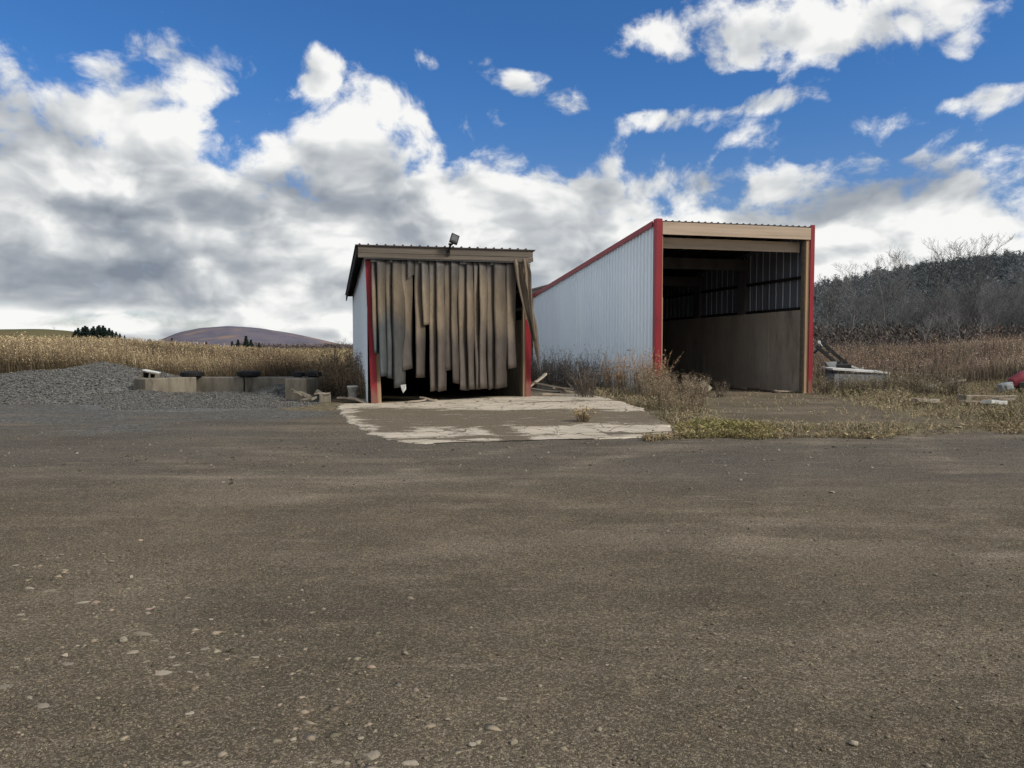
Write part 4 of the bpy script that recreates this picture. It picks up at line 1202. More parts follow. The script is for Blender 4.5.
def build_trees():
    rn = random.Random(17)
    grp = 'bare trees at the foot of the wooded hill'
    lab = 'bare grey deciduous tree in the dense row before the wooded hill'
    protos = [make_tree('bare_tree', 100 + i, 10.5 if i < 6 else 7.0, lab, grp, c0=((0.10, 0.095, 0.09), (0.06, 0.055, 0.053), (0.16, 0.155, 0.15))[i % 3], c1=((0.092, 0.093, 0.092), (0.068, 0.070, 0.072), (0.12, 0.12, 0.12))[i % 3],
                        spread=0.42 + 0.08 * (i % 3), depth=5 if i < 5 else 4, r0=0.17 if i % 2 else 0.14) for i in range(8)]
    used = set()
    # the tallest ones, standing clear against the clouds
    tall = [(940, 233, 92, 1, 'tall slender bare tree, highest against the clouds at the right'), (886, 250, 88, 0, 'wide bare tree rising over the ridge left of the tallest tree'),
            (852, 259, 96, 2, 'bare tree with round top over the low left end of the ridge'), (967, 234, 96, 4, 'tall bare tree right beside the tallest one, against the clouds'),
            (830, 271, 90, 3, 'bare tree just right of the red corner of the tall shed')]
    plan = []
    for px, py, d, k, lb in tall:
        p = at(px, py, d); plan.append((p.x, d, k, p.z, lb))
    for i in range(118):
        d = 68 + 80 * rn.random(); px = 796 + 280 * rn.random()
        topy = np.interp(px, [800, 850, 900, 960, 1060], [300, 290, 284, 280, 276]) + rn.uniform(-10, 36)
        p = at(px, topy, d); plan.append((p.x, d, rn.randrange(8), p.z, lab))
    for x, y, k, ztop, lb in plan:
        z0 = float(g(x, y)) - 0.1
        pr = protos[k]
        nat = max(v.co.z for ch in pr.children for v in ch.data.vertices)
        s = (ztop - z0) / nat
        if k not in used:
            used.add(k); o = pr; o.location = (x, y, z0); o.rotation_euler = (0, 0, rn.random() * 6.28); o.scale = (s,) * 3
        else:
            o = dup(pr, (x, y, z0), rn.random() * 6.28, s)
        o['label'] = lb; o['group'] = grp
        if lb is not lab: del o['group']
    for k in range(8):
        if k not in used:
            o = protos[k]; x, y = 60 + k, 100; o.location = (x, y, float(g(x, y)))


build_trees()


# ------------------------------------------------------------------ hills
def ridge_mesh(name, m, prof, d_near, d_far, z_near, rng_seed, rough=0.02, back=0.3, nr=26, sub=8, col=None):
    """prof: picture points of the skyline at distance d_far; surface rises from d_near to d_far and drops behind"""
    pxs = np.array([p[0] for p in prof], float); pys = np.array([p[1] for p in prof], float)
    xs = np.linspace(pxs[0], pxs[-1], int((len(prof) - 1) * sub))
    ys = np.interp(xs, pxs, pys)
    k = np.ones(5) / 5
    ys = np.convolve(np.pad(ys, 2, mode='edge'), k, 'valid')
    V = []
    for px, py in zip(xs, ys):
        tp = at(px, py, d_far)
        u = tp.x / d_far
        for j in range(nr):
            t = j / (nr - 1) * (1 + back)
            d = d_near + (d_far - d_near) * t
            if t <= 1:
                z = z_near + (tp.z - z_near) * float(sstep(0, 1, 0.12 + 0.88 * t) - sstep(0, 1, 0.12)) / float(1 - sstep(0, 1, 0.12))
            else:
                z = tp.z - (tp.z - z_near) * ((t - 1) / back) ** 2 * 0.8
            V.append((u * d, d, z))
    V = np.array(V)
    hgt = np.maximum(V[:, 2] - z_near, 0)
    V[:, 2] += rough * hgt * (fbm(V[:, 0] * 6 / d_far * 8, V[:, 1] * 6 / d_far * 8, 4) - 0.5) * 4
    o = np_mesh(name, V, grid_faces(len(xs), nr), m, None, smooth=True)
    return struct(o), V


m_hill = mat('leafless_hillside', (0.10, 0.108, 0.112), (0.125, 0.128, 0.125), (0.075, 0.085, 0.086), 0.05, (1, 1, 0.6), 0.95, 0.02, 0, 0, 0.35)
hill, HV = ridge_mesh('hill', m_hill, [(540, 330), (640, 316), (720, 304), (815, 294), (870, 283), (940, 271), (1024, 261), (1150, 248), (1350, 240)], 150, 420, 0.2, 1, 0.015, 0.3, 30, 10)

m_mtn, t_, b_ = new_mat('mountain_woods')
co_ = t_.new('ShaderNodeTexCoord').outputs['Object']
n1_ = t_.noise(co_, 0.012, 8, 0.65); n2_ = t_.noise(t_.mapv(co_, (1, 1, 2), (300, 20, 0)), 0.0045, 4, 0.5)
c_ = t_.mix(t_.ramp(n1_, (0.35, 0.65)), (0.125, 0.118, 0.150), (0.165, 0.148, 0.172))  # bluish purple of the distance haze is put into the base colour
c_ = t_.mix(t_.m('MULTIPLY', t_.ramp(n2_, (0.56, 0.68)), 0.6), c_, (0.36, 0.23, 0.14))  # orange sunlit patches painted into the woods
t_.l.new(c_, b_.inputs['Base Color']); b_.inputs['Specular IOR Level'].default_value = 0
ridge_mesh('mountain', m_mtn, [(140, 347), (165, 338), (180, 332), (200, 328), (232, 326), (262, 328.5), (290, 333), (318, 339), (345, 345), (380, 348)], 2300, 3000, 0, 2, 0.012, 0.3, 24, 14)
m_ghill = mat('pasture', (0.095, 0.10, 0.050), (0.15, 0.125, 0.065), (0.11, 0.085, 0.05), 0.05, (0.4, 1, 1), 0.95, 0.02, 0, 0, 0.2)
ridge_mesh('pasture_hill', m_ghill, [(-160, 334), (-60, 330), (0, 329.5), (40, 329), (72, 331), (100, 336), (140, 341), (175, 347)], 200, 300, 1.0, 3, 0.01, 0.3, 20, 10)


def build_far_forest():
    rng = np.random.default_rng(71)
    # the leafless wood over the hillside, one mass
    n = 9000
    sel = HV[(HV[:, 0] / HV[:, 1] > 0.30)]
    b = sel[rng.integers(0, len(sel), n)]
    far = sstep(150, 420, b[:, 1])
    P = b + np.stack([rng.standard_normal(n) * 7, rng.standard_normal(n) * 7, -0.8 - rng.random(n) * 2.0], 1)
    H = (7 + 5 * rng.random(n)) * (1 - 0.55 * far)
    nb = 26
    V, Fc, C = [], [], []
    c = tint(rng, n, (0.070, 0.077, 0.080), 0.2)
    dk = rng.random(n) < 0.04
    c[dk] = np.array((0.028, 0.036, 0.034))
    up = np.array([0, 0, 1.0])
    z = np.zeros(n)
    w = np.stack([0.10 + 0.08 * far, z, z], 1)
    V.append(np.stack([P - w, P + w, P + up * H[:, None] * 0.8], 1).reshape(-1, 3)); C.append(np.repeat(c * 1.15, 3, 0))
    idx = np.repeat(np.arange(n), nb); m = len(idx)
    t = 0.25 + 0.6 * rng.random(m)
    p0 = P[idx] + up * (H[idx] * t)[:, None]
    a = rng.random(m) * 6.283; ln = H[idx] * 0.42 * (1.25 - t) * (0.5 + rng.random(m))
    d = np.stack([np.cos(a), np.sin(a), 0.15 + 0.8 * rng.random(m)], 1); d /= np.linalg.norm(d, axis=1, keepdims=True)
    s = rng.standard_normal((m, 3)); s = np.cross(d, s); s /= np.linalg.norm(s, axis=1, keepdims=True); s *= ((0.07 + 0.10 * rng.random(m)) * (1 + 0.35 * far[idx]))[:, None]
    V.append(np.stack([p0 - s, p0 + s, p0 + d * ln[:, None]], 1).reshape(-1, 3)); C.append(np.repeat(c[idx] * (0.7 + 0.6 * rng.random((m, 1))), 3, 0))
    V = np.concatenate(V); C = np.concatenate(C)
    o = np_mesh('woods', V, np.arange(len(V)).reshape(-1, 3), M_far, C); o['kind'] = 'stuff'
    # low brush at the foot of the wood
    n = 9000
    y = 60 + 70 * rng.random(n); x = y * (0.37 + 0.36 * rng.random(n))
    P = np.stack([x, y, g(x, y) - 0.05], 1)
    H = 0.8 + 2.4 * rng.random(n) * sstep(60, 85, y)
    ct = tint(rng, n, (0.105, 0.09, 0.08), 0.3)
    a = weeds(P, H, 0.018 + 0.012 * rng.random(n), rng.standard_normal((n, 2)) * 0.25, ct * 0.8, ct, 7, 6, rng, 0.3, 0.16, 0.7, 1.2)
    o = np_mesh('undergrowth', a[0], a[1], M_weed, a[2]); o['kind'] = 'stuff'
    # thin grey line of shrubs under the mountain
    n = 2600
    y = 210 + 60 * rng.random(n); x = y * (-0.36 + 0.30 * rng.random(n))
    P = np.stack([x, y, g(x, y)], 1)
    H = 1.4 + 2.2 * rng.random(n) * fbm(x * 0.06, x * 0, 3) * 1.6
    ct = tint(rng, n, (0.12, 0.10, 0.095), 0.25)
    a = weeds(P, H, 0.05 + 0.04 * rng.random(n), rng.standard_normal((n, 2)) * 0.2, ct * 0.8, ct, 9, 4, rng, 0.55, 0.2, 0.6)
    o = np_mesh('treeline', a[0], a[1], M_weed, a[2]); o['kind'] = 'stuff'


build_far_forest()


def conifer(seed, h, wd, label, group, name='conifer'):
    rng = np.random.default_rng(seed)
    r = thing(name, label, 'tree', group=group)
    MB().tube((0, 0, -0.3), (0, 0, h * 0.9), 0.03 * h, 0.004 * h, 7).build('trunk', M_darkwood, r)
    n = 900
    t = 0.06 + 0.94 * rng.random(n) ** 0.8; a = rng.random(n) * 6.283
    rad = wd * (1 - t) ** 0.8 * (0.35 + 0.65 * rng.random(n) ** 0.5) * (1 + 0.25 * np.sin(t * 40))
    p = np.stack([rad * np.cos(a), rad * np.sin(a), h * t], 1)
    d = np.stack([np.cos(a), np.sin(a), -0.35 + 0 * a], 1)
    s = np.stack([-np.sin(a), np.cos(a), 0.2 * rng.standard_normal(n)], 1)
    ln = 0.10 * h * (0.6 + 0.8 * rng.random(n))[:, None]
    V = np.stack([p - d * ln * 0.7 - s * ln * 0.4, p - d * ln * 0.7 + s * ln * 0.4, p + d * ln * 0.6], 1).reshape(-1, 3)
    c = np.repeat(tint(rng, n, (0.013, 0.021, 0.016), 0.3), 3, 0)
    np_mesh('crown', V, np.arange(3 * n).reshape(-1, 3), M_far, c, r)
    return r


def build_conifers():
    G1 = 'dark evergreens in a clump on the left skyline'; G2 = 'small evergreens below the mountain'
    p1 = conifer(1, 6.0, 2.6, 'dark evergreen in the clump on the left skyline', G1)
    p2 = conifer(2, 6.0, 2.0, 'small dark evergreen on the skyline below the mountain', G2)
    rn = random.Random(4)
    spots = [(76, 330.5), (79, 328.5), (82, 327.3), (85, 326.8), (88, 327.8), (91, 328.3), (94, 327.2), (97, 326.4), (100, 325.8), (103, 326.6), (106, 327.6), (109, 328.8), (112, 330), (116, 332), (120, 334), (124, 335.8)]
    for i, (px, py) in enumerate(spots):
        d = 250 + 14 * rn.random(); tp = at(px + rn.uniform(-1, 1), py + rn.uniform(-0.5, 0.9), d); base = at(px, 339, d).z
        o = p1 if i == 0 else dup(p1, (0, 0, 0))
        o.location = (tp.x, d, base); s = (tp.z - base) / 6.0
        o.scale = (s * 1.25, s * 1.25, s * 1.05); o.rotation_euler = (0, 0, i * 1.3)
    small = [(246, 336.5, 0), (238, 340, 0), (232, 341.5, 0), (251, 340, 0), (172, 338.5, 0), (206, 342, 0), (259, 343, 0)]
    for i, (px, py, _) in enumerate(small):
        d = 205 + 6 * (i % 3); tp = at(px, py, d); z0 = float(g(tp.x, d))
        o = p2 if i == 0 else dup(p2, (0, 0, 0))
        o.location = (tp.x, d, z0); s = max(tp.z - z0, 1.2) / 6.0
        o.scale = (s * 1.1, s * 1.1, s); o.rotation_euler = (0, 0, i * 2.1)
    t = make_tree('bare_tree', 301, 7, 'small round bare tree on the left skyline beside the evergreens', None, c0=(0.05, 0.05, 0.045), spread=0.7, depth=3, r0=0.14)
    tp = at(54, 325, 262); t.location = (tp.x, 262, at(54, 331, 262).z - 0.5); t.scale = (0.30,) * 3
    t = make_tree('bare_tree', 302, 7, 'wide bare tree in the field beside the left wall of the weathered shed', None, spread=0.75, depth=4, r0=0.13)
    d = 140; tp = at(339, 335, d); z0 = float(g(tp.x, d)); t.location = (tp.x, d, z0); s = (tp.z - z0) / 8.2; t.scale = (s * 1.5, s * 1.5, s)


build_conifers()


# ------------------------------------------------------------------ gravel piles
def gravel_material():
    m, t, b = new_mat('crushed_stone')
    cob = t.new('ShaderNodeTexCoord').outputs['Object']
    v = t.new('ShaderNodeTexVoronoi'); v.inputs['Scale'].default_value = 16; t.l.new(cob, v.inputs['Vector'])
    s = t.new('ShaderNodeSeparateColor'); t.l.new(v.outputs['Color'], s.inputs[0])
    nb = t.noise(cob, 0.9, 4, 0.6)
    c = t.mix(s.outputs[0], (0.060, 0.060, 0.056), (0.20, 0.197, 0.18))
    c = t.mix(t.m('MULTIPLY', t.ramp(nb, (0.45, 0.7)), 0.35), c, (0.15, 0.135, 0.115))
    t.l.new(c, b.inputs['Base Color']); bump(t, b, v.outputs['Distance'], 0.9, 0.05)
    return m


M_gravel = gravel_material()


def octa(P, S, rng, flat=0.7):
    """many small angular stones"""
    n = len(P)
    base = np.array([[1, 0, 0], [0, 1, 0], [-1, 0, 0], [0, -1, 0], [0, 0, 1], [0, 0, -1]], float)
    V = base[None] * (0.65 + 0.6 * rng.random((n, 6, 1))) + 0.22 * rng.standard_normal((n, 6, 3))
    V[:, :, 2] *= flat
    a = rng.random(n) * 6.283; c, s = np.cos(a), np.sin(a)
    x = V[:, :, 0] * c[:, None] - V[:, :, 1] * s[:, None]; y = V[:, :, 0] * s[:, None] + V[:, :, 1] * c[:, None]
    V = np.stack([x, y, V[:, :, 2]], 2) * S[:, None, None] + P[:, None, :]
    f = np.array([[0, 1, 4], [1, 2, 4], [2, 3, 4], [3, 0, 4], [1, 0, 5], [2, 1, 5], [3, 2, 5], [0, 3, 5]])
    Fc = (np.arange(n)[:, None, None] * 6 + f[None]).reshape(-1, 3)
    return V.reshape(-1, 3), Fc


def heap(x, y, hs, pw=0.85):
    z = 0 * x
    for cx, cy, rx, ry, h in hs:
        q = np.hypot((x - cx) / rx, (y - cy) / ry)
        z = np.maximum(z, h * np.clip(1 - q, 0, 1) ** (pw if h > 0.4 else 1.6) * (1 - 0.12 * np.clip(1 - q, 0, 1)))
    return z


def build_heap(name, label, hs, x0, x1, y0, y1, nst, seed, ss=0.05):
    rng = np.random.default_rng(seed)
    xs = np.arange(x0, x1, 0.12); ys = np.arange(y0, y1, 0.12)
    X, Y = np.meshgrid(xs, ys, indexing='ij')
    H = heap(X, Y, hs); 
    H = H + (0.22 * (fbm(X * 0.8, Y * 0.8, 3) - 0.5) + 0.09 * (fbm(X * 3, Y * 3, 3) - 0.5)) * sstep(0, 0.4, H)
    Z = np.where(heap(X, Y, hs) <= 0.0, -0.15, g(X, Y) + H + 0.005)
    V = np.stack([X.ravel(), Y.ravel(), Z.ravel()], 1)
    r = thing(name, label, 'gravel pile')
    Fq = grid_faces(len(xs), len(ys))
    zz = V[Fq][:, :, 2].max(1)
    np_mesh('heap', V, Fq[zz > -0.1], M_gravel, None, r, True)
    # loose stones on the surface
    i = rng.integers(0, len(V), nst * 2); i = i[V[i, 2] > 0.02][:nst]
    P = V[i] + np.stack([rng.uniform(-0.06, 0.06, len(i)), rng.uniform(-0.06, 0.06, len(i)), 0.01 + 0 * i], 1)
    a = octa(P, ss * (0.45 + 0.9 * rng.random(len(i)) ** 2), rng)
    c = tint(rng, len(i), (0.115, 0.112, 0.103), 0.42)
    o = np_mesh('loose_stones', a[0], a[1], M_weed, np.repeat(c, 6, 0), r); o['kind'] = 'stuff'


build_heap('gravel_pile', 'large pile of grey crushed stone at the left edge', [(-14.0, 25.9, 4.4, 4.2, 1.25), (-17.5, 25.5, 4.2, 3.8, 0.85), (-12.9, 25.3, 3.4, 3.6, 1.05), (-15.6, 25.6, 4.2, 3.9, 0.95)], -22.5, -8.2, 20.9, 30.4, 24000, 81, 0.028)
build_heap('bay_gravel', 'low drift of grey gravel inside the concrete block bay', [(-8.9, 23.6, 3.2, 2.8, 0.34), (-11.2, 22.9, 1.7, 1.7, 0.44), (-7.2, 24.3, 1.4, 1.4, 0.52), (-10.0, 24.4, 1.4, 1.2, 0.22), (-8.8, 21.8, 3.4, 2.6, 0.16)], -13.2, -5.2, 19.0, 25.0, 12000, 82, 0.022)


# ------------------------------------------------------------------ concrete blocks, tyres and odds and ends on the left
def concrete_block(label, x, y, rz, L=1.8, w=0.62, h=0.68, z0=-0.02):
    rn = random.Random(int(abs(x * 100)))
    t = thing('concrete_block', label, 'concrete block', (x, y, z0), rz, 'concrete blocks round the gravel bay')
    o = MB().box(-L / 2, L / 2, -w / 2, w / 2, 0, h).build('body', M_conc, t, bevel=0.03)
    mb = MB()
    mb.tube((0, -0.02, h - 0.01), (0, 0.02, h + 0.05), 0.02, n=8)
    mb.build('lifting_loop', M_blackmetal, t)
    return t


concrete_block('grey block forming left half of the back row in the gravel bay', -9.57, 25.05, 0.02, 1.82)
concrete_block('grey block forming right half of the back row in the gravel bay', -7.70, 25.05, -0.01, 1.82)
concrete_block('pale streaked block half buried in the big gravel pile', -10.75, 23.85, math.radians(58), 1.75, 0.62, 0.70)
concrete_block('stained block closest to the weathered shed, under two tyres', -6.42, 23.9, math.radians(84), 1.7, 0.66, 0.70)

_p = on_ground(0, 395)
concrete_block('pale block buried in gravel at the far left edge', _p[0] - 0.55, 24.6, 0.5, 1.3, 0.6, 0.62)


def tyre(label, x, y, z, R=0.34, w=0.2, tilt=(0, 0, 0)):
    t = thing('tyre', label, 'tyre', (x, y, z), 0, 'old tyres on the concrete blocks')
    t.rotation_euler = tilt
    prof = []
    for k in range(17):
        a = math.pi * (0.15 + 1.7 * k / 16)
        # section: flattened D shape
        rr_ = R - 0.115 - 0.115 * math.cos(a) * -1 * 1.0
        prof.append((R - 0.12 + 0.12 * -math.cos(a) * (1), 0.0 + w / 2 + (w / 2) * math.sin(a)))
    MB().lathe(prof, None, 28).build('tread', M_rubber, t, True)
    mb = MB()
    for k in range(36):
        a = 2 * math.pi * k / 36
        Mx = Matrix.Rotation(a, 4, 'Z') @ Matrix.Translation((R - 0.004, 0, w / 2)) @ Matrix.Rotation(0.3, 4, 'X')
        mb.box(-0.012, 0.012, -0.02, 0.02, -w * 0.3, w * 0.3, Mx)
    mb.build('tread_lugs', M_rubber, t)
    return t


tyre('tyre lying flat on the left joint of the block row', -10.30, 24.75, 0.665, 0.36, 0.19)
tyre('tyre lying flat over the joint between the two rear blocks', -8.55, 24.95, 0.665, 0.36, 0.20)
tyre('left tyre of the pair beside the weathered shed', -6.74, 24.2, 0.685, 0.20, 0.17)
tyre('right tyre of the pair beside the weathered shed', -6.24, 24.15, 0.685, 0.24, 0.19)

# little two-holed block on top of the pile
t = thing('hollow_block', 'white edged hollow block lying tilted on the gravel', 'hollow block', (-11.25, 23.9, 0.62), math.radians(10))
t.rotation_euler = (math.radians(6), math.radians(12), math.radians(8))
mb = MB()
mb.box(-0.24, 0.24, -0.12, 0.12, 0, 0.035); mb.box(-0.24, 0.24, -0.12, 0.12, 0.215, 0.25)
mb.box(-0.24, -0.205, -0.12, 0.12, 0.035, 0.215); mb.box(0.15, 0.24, -0.12, 0.12, 0.035, 0.215); mb.box(-0.03, 0.005, -0.12, 0.12, 0.035, 0.215)
mb.build('shell', M_conc, t)
MB().box(-0.24, 0.24, -0.12, 0.12, 0.252, 0.27).build('top_face', M_whitepl, t)
MB().box(-0.2, 0.145, 0.0, 0.09, 0.036, 0.214).build('hollow', M_rake, t)  # black filler box stands in for the shade inside the holes


def board(label, x, y, z, L, w, th, rz, ry=0, rx=0, m=None, group=None, name='board', seed=0, cat='board'):
    rn = random.Random(seed or int(abs(x * 91 + y * 37)))
    o = MB()
    n = 7
    V = []; Fq = []
    for k in range(n):
        s = -L / 2 + L * k / (n - 1)
        jl = rn.uniform(-0.03, 0.03) if k in (0, n - 1) else 0
        sag = 0.012 * math.sin(k * 1.1)
        for yy, zz in ((-w / 2, 0), (w / 2, 0), (w / 2, th), (-w / 2, th)):
            V.append((s + jl * (1 if yy > 0 else -1), yy * (1 - 0.08 * rn.random()), zz + sag))
    for k in range(n - 1):
        for j in range(4): Fq.append((4 * k + j, 4 * k + (j + 1) % 4, 4 * k + 4 + (j + 1) % 4, 4 * k + 4 + j))
    Fq += [(3, 2, 1, 0), tuple(4 * (n - 1) + j for j in range(4))]
    o.add(V, Fq)
    ob = o.build(name, m or M_scrap); tag(ob, label, cat, group)
    ob.location = (x, y, z); ob.rotation_euler = (rx, ry, rz)
    return ob


# bucket and boards left of the weathered shed
bx, by = -4.72, 22.75
t = thing('bucket', 'dirty white bucket between brown weeds and the weathered shed', 'bucket', (bx, by, 0.14), 0.4)
MB().lathe([(0.0, 0.0), (0.125, 0.0), (0.15, 0.30), (0.165, 0.30), (0.165, 0.34), (0.15, 0.34), (0.14, 0.30), (0.118, 0.02), (0.0, 0.02)], None, 24).build('pail', M_whitepl, t, True)
mb = MB(); pr = None
for k in range(13):
    a = math.pi * k / 12; q = Vector((0.17 * math.cos(a), -0.04 - 0.10 * math.sin(a), 0.31 - 0.09 * math.sin(a)))
    if pr is not None: mb.tube(pr, q, 0.004, n=5)
    pr = q
mb.build('handle', M_greymetal, t)
board('wide grey board lying under the white bucket', -4.7, 22.7, 0.08, 0.95, 0.32, 0.045, 0.1, 0.06)
board('pale board slanting from the bucket to the red corner', -4.35, 22.2, 0.05, 0.85, 0.22, 0.04, -0.35, 0.22)
board('short board propped on rubble left of the bucket', -5.55, 22.55, 0.25, 0.42, 0.3, 0.04, 0.05, -0.05)
for i, (x, y, z, L, rz, ry, lb) in enumerate([(-6.05, 22.7, 0.16, 0.55, 0.4, 0.3, 'broken slab piece leaning right below the stained block'), (-5.95, 22.3, 0.06, 0.5, -0.3, -0.2, 'pale broken piece lowest in the rubble by the stained block'),
                                              (-6.3, 22.55, 0.25, 0.45, 0.9, 0.35, 'broken piece topmost in the rubble by the stained block'), (-5.65, 22.75, 0.2, 0.4, 0.2, 0.5, 'dark broken piece between rubble and brown weeds')]):
    board(lb, x, y, z, L, 0.26, 0.07, rz, ry, 0.2, M_conc, 'broken pieces left of the weathered shed', 'broken_slab', 50 + i, 'rubble')
t = MB().box(-0.17, 0.17, -0.12, 0.12, 0, 0.26).build('rubble_block', M_conc, None, bevel=0.02)
tag(t, 'small stone block under the short board left of the bucket', 'rubble'); t.location = (-5.5, 22.55, 0.0); t.rotation_euler = (0, 0, 0.3)

# boards between the sheds
for i, (u, v, z, L, w, rz, ry, lb) in enumerate([(5.15, 0.5, 0.55, 0.95, 0.16, 0.5, -0.5, 'pale plank sticking up highest in the scrap heap between the sheds'), (5.5, 0.35, 0.42, 1.5, 0.14, -0.15, 0.16, 'long plank sloping right in the scrap heap between the sheds'),
                                                 (5.75, 0.1, 0.16, 1.2, 0.2, 0.1, 0.03, 'wide pale plank at the bottom of the scrap heap between the sheds'), (5.3, 0.8, 0.26, 1.3, 0.18, -0.4, 0.1, 'grey plank at the back of the scrap heap between the sheds'),
                                                 (6.0, 0.45, 0.27, 0.9, 0.12, 0.35, 0.2, 'short plank at the right end of the scrap heap between the sheds')]):
    p = loc_w(LO, u, v, z); board(lb, p.x, p.y, p.z, L, w, 0.05, rz + YAW, ry, 0.1 * (i - 2), M_scrap if i % 2 == 0 else M_greywood, 'planks in the scrap heap between the sheds', 'plank', 70 + i, 'plank')
p = loc_w(LO, 5.0, 1.6)
ob = board('tall brown board leaning on the right side of the weathered shed', p.x, p.y, 1.25, 2.5, 0.2, 0.04, YAW, math.radians(86), 0, M_scrap, None, 'plank', 88, 'plank')
# scraps on the floor of the weathered shed
for i, (u, v, L, rz, ry, lb) in enumerate([(1.35, -0.32, 0.62, 0.25, -0.12, 'brown broken board on the sill of the weathered shed'), (1.7, -0.2, 0.5, -0.3, 0.15, 'second broken board lying over the first on the shed sill')]):
    p = loc_w(LO, u, v, 0.07 + 0.05 * i); board(lb, p.x, p.y, p.z, L, 0.17, 0.03, rz + YAW, ry, 0, M_scrap, 'broken boards on the shed sill', 'broken_board', 90 + i)

# inside the tall shed
for i, (u, v, L, w, rz, lb) in enumerate([(5.0, 1.2, 2.3, 0.12, 1.35, 'long plank on the dirt floor along the plywood wall of the tall shed'), (4.8, 3.3, 2.0, 0.1, 1.5, 'thin plank further inside along the plywood wall'), (5.15, 0.3, 1.0, 0.1, 0.2, 'short plank at the right post of the tall shed')]):
    p = loc_w(RO, u, v, 0.03); board(lb, p.x, p.y, p.z, L, w, 0.05, rz + YAW, 0, 0, M_scrap, 'planks on the floor of the tall shed', 'plank', 120 + i, 'plank')
p = loc_w(RO, 1.25, 3.4)
t = tyre('big black tyre standing in the dark left side of the tall shed', p.x, p.y, 0.58, 0.58, 0.3, (math.radians(82), 0, YAW + 0.4)); del t['group']


def stone_mesh(seed, rough=0.25, sub=2, flat=0.6):
    import bmesh
    bm = bmesh.new(); bmesh.ops.create_icosphere(bm, subdivisions=sub, radius=1)
    rng = np.random.default_rng(seed)
    ax = rng.standard_normal((9, 3)); ax /= np.linalg.norm(ax, axis=1, keepdims=True); cut = 0.42 + 0.42 * rng.random(9)
    for v in bm.verts:
        p = np.array(v.co)
        for a, c in zip(ax, cut):
            dd = p @ a
            if dd > c: p = p - a * (dd - c) * 0.85
        p *= 1 + rough * 0.16 * rng.standard_normal()
        p[2] *= flat; v.co = p
    me = bpy.data.meshes.new('stone'); bm.to_mesh(me); bm.free()
    me.materials.append(M_stone)
    return me


for i, (u, v, s, lb) in enumerate([(1.35, 0.35, 0.36, 'pale grey lump left of the other lump in the mouth of the tall shed'), (1.95, 0.6, 0.40, 'pale grey lump right of the other lump in the mouth of the tall shed')]):
    p = loc_w(RO, u, v, 0.2)
    o = bpy.data.objects.new('rock', stone_mesh(200 + i, flat=0.8)); COL.objects.link(o); o.location = p; o.scale = (s, s, s * 0.95)
    tag(o, lb, 'rock', 'grey lumps in the tall shed')

# ------------------------------------------------------------------ right side: box, frame, scrap
p = at(855, 380, 28.5)
t = thing('storage_box', 'long grey box with white lid sunk in the weeds right of the tall shed', 'box', (p.x, 28.5, 0.10), 0.06)
MB().box(-0.98, 0.98, -0.4, 0.4, 0.0, 0.55).build('side_panel', M_greyside, t)
mb = MB()
mb.add([(-1.08, -0.46, 0.70), (1.06, -0.46, 0.56), (1.06, 0.46, 0.60), (-1.08, 0.46, 0.74), (-1.08, -0.46, 0.76), (1.06, -0.46, 0.62), (1.06, 0.46, 0.66), (-1.08, 0.46, 0.80)],
       [(0, 3, 2, 1), (4, 5, 6, 7), (0, 1, 5, 4), (1, 2, 6, 5), (2, 3, 7, 6), (3, 0, 4, 7)])
mb.build('lid', M_whitepl, t)
mb = MB(); mb.bar((1.03, -0.44, 0.56), (0.93, -0.46, 0.0), 0.07)
mb.build('corner_post', M_whitepl, t)
p = at(899, 395, 27.0)
board('white plank lying beside the foot of the white-lidded box', p.x, 27.0, 0.06, 1.3, 0.1, 0.10, 0.03, 0.02, 0, M_whitepl, None, 'plank', 140, 'plank')

# black implement behind the box
t = thing('farm_implement', 'black metal implement with slanted double arm behind the white-lidded box', 'implement', (11.65, 29.5, 0), 0)
def q_(px, py, dz=0): 
    w_ = at(px, py, 29.5 + dz); return (w_.x - 11.65, w_.y - 29.5, w_.z)
mb = MB(); mb.bar(q_(816, 346), q_(841, 367), 0.11); mb.bar(q_(822, 343, 0.5), q_(848, 365, 0.5), 0.11)
mb.bar(q_(814, 353), q_(824, 344, 0.5), 0.07); mb.bar(q_(826, 354), q_(831, 351, 0.5), 0.07); mb.bar(q_(838, 364), q_(842, 360, 0.5), 0.07)
mb.build('arm', M_blackmetal, t)
mb = MB(); a = q_(831, 366); mb.box(a[0], a[0] + 0.75, -0.1, 0.6, 0.45, a[2] + 0.08)
mb.bar((a[0] + 0.1, 0.2, 0), (a[0] + 0.1, 0.2, 0.5), 0.1); mb.bar((a[0] + 0.65, 0.2, 0), (a[0] + 0.65, 0.2, 0.5), 0.1)
mb.build('body', M_blackmetal, t, bevel=0.03)
mb = MB(); a = q_(823, 362); b2 = q_(834, 370)
mb.add([(a[0], -0.25, a[2]), (b2[0], -0.25, a[2] + 0.02), (b2[0] - 0.05, -0.25, b2[2] + 0.05), (a[0] + 0.2, -0.25, b2[2]), (a[0], -0.05, a[2]), (b2[0], -0.05, a[2] + 0.02), (b2[0] - 0.05, -0.05, b2[2] + 0.05), (a[0] + 0.2, -0.05, b2[2])],
       [(0, 3, 2, 1), (4, 5, 6, 7), (0, 1, 5, 4), (1, 2, 6, 5), (2, 3, 7, 6), (3, 0, 4, 7)])
mb.build('plate', M_greymetal, t)
mb = MB(); mb.bar(q_(851, 366), q_(861, 370), 0.07); mb.bar(q_(861, 370), q_(863, 367), 0.06)
mb.build('handle', M_whitepl, t)
mb = MB(); c_ = Vector(q_(819, 342)); mb.tube(c_ + Vector((0, -0.04, 0)), c_ + Vector((0, 0.06, 0)), 0.06, n=14); mb.bar(c_, q_(822, 346, 0.3), 0.03)
mb.build('reflector', M_whitepl, t)

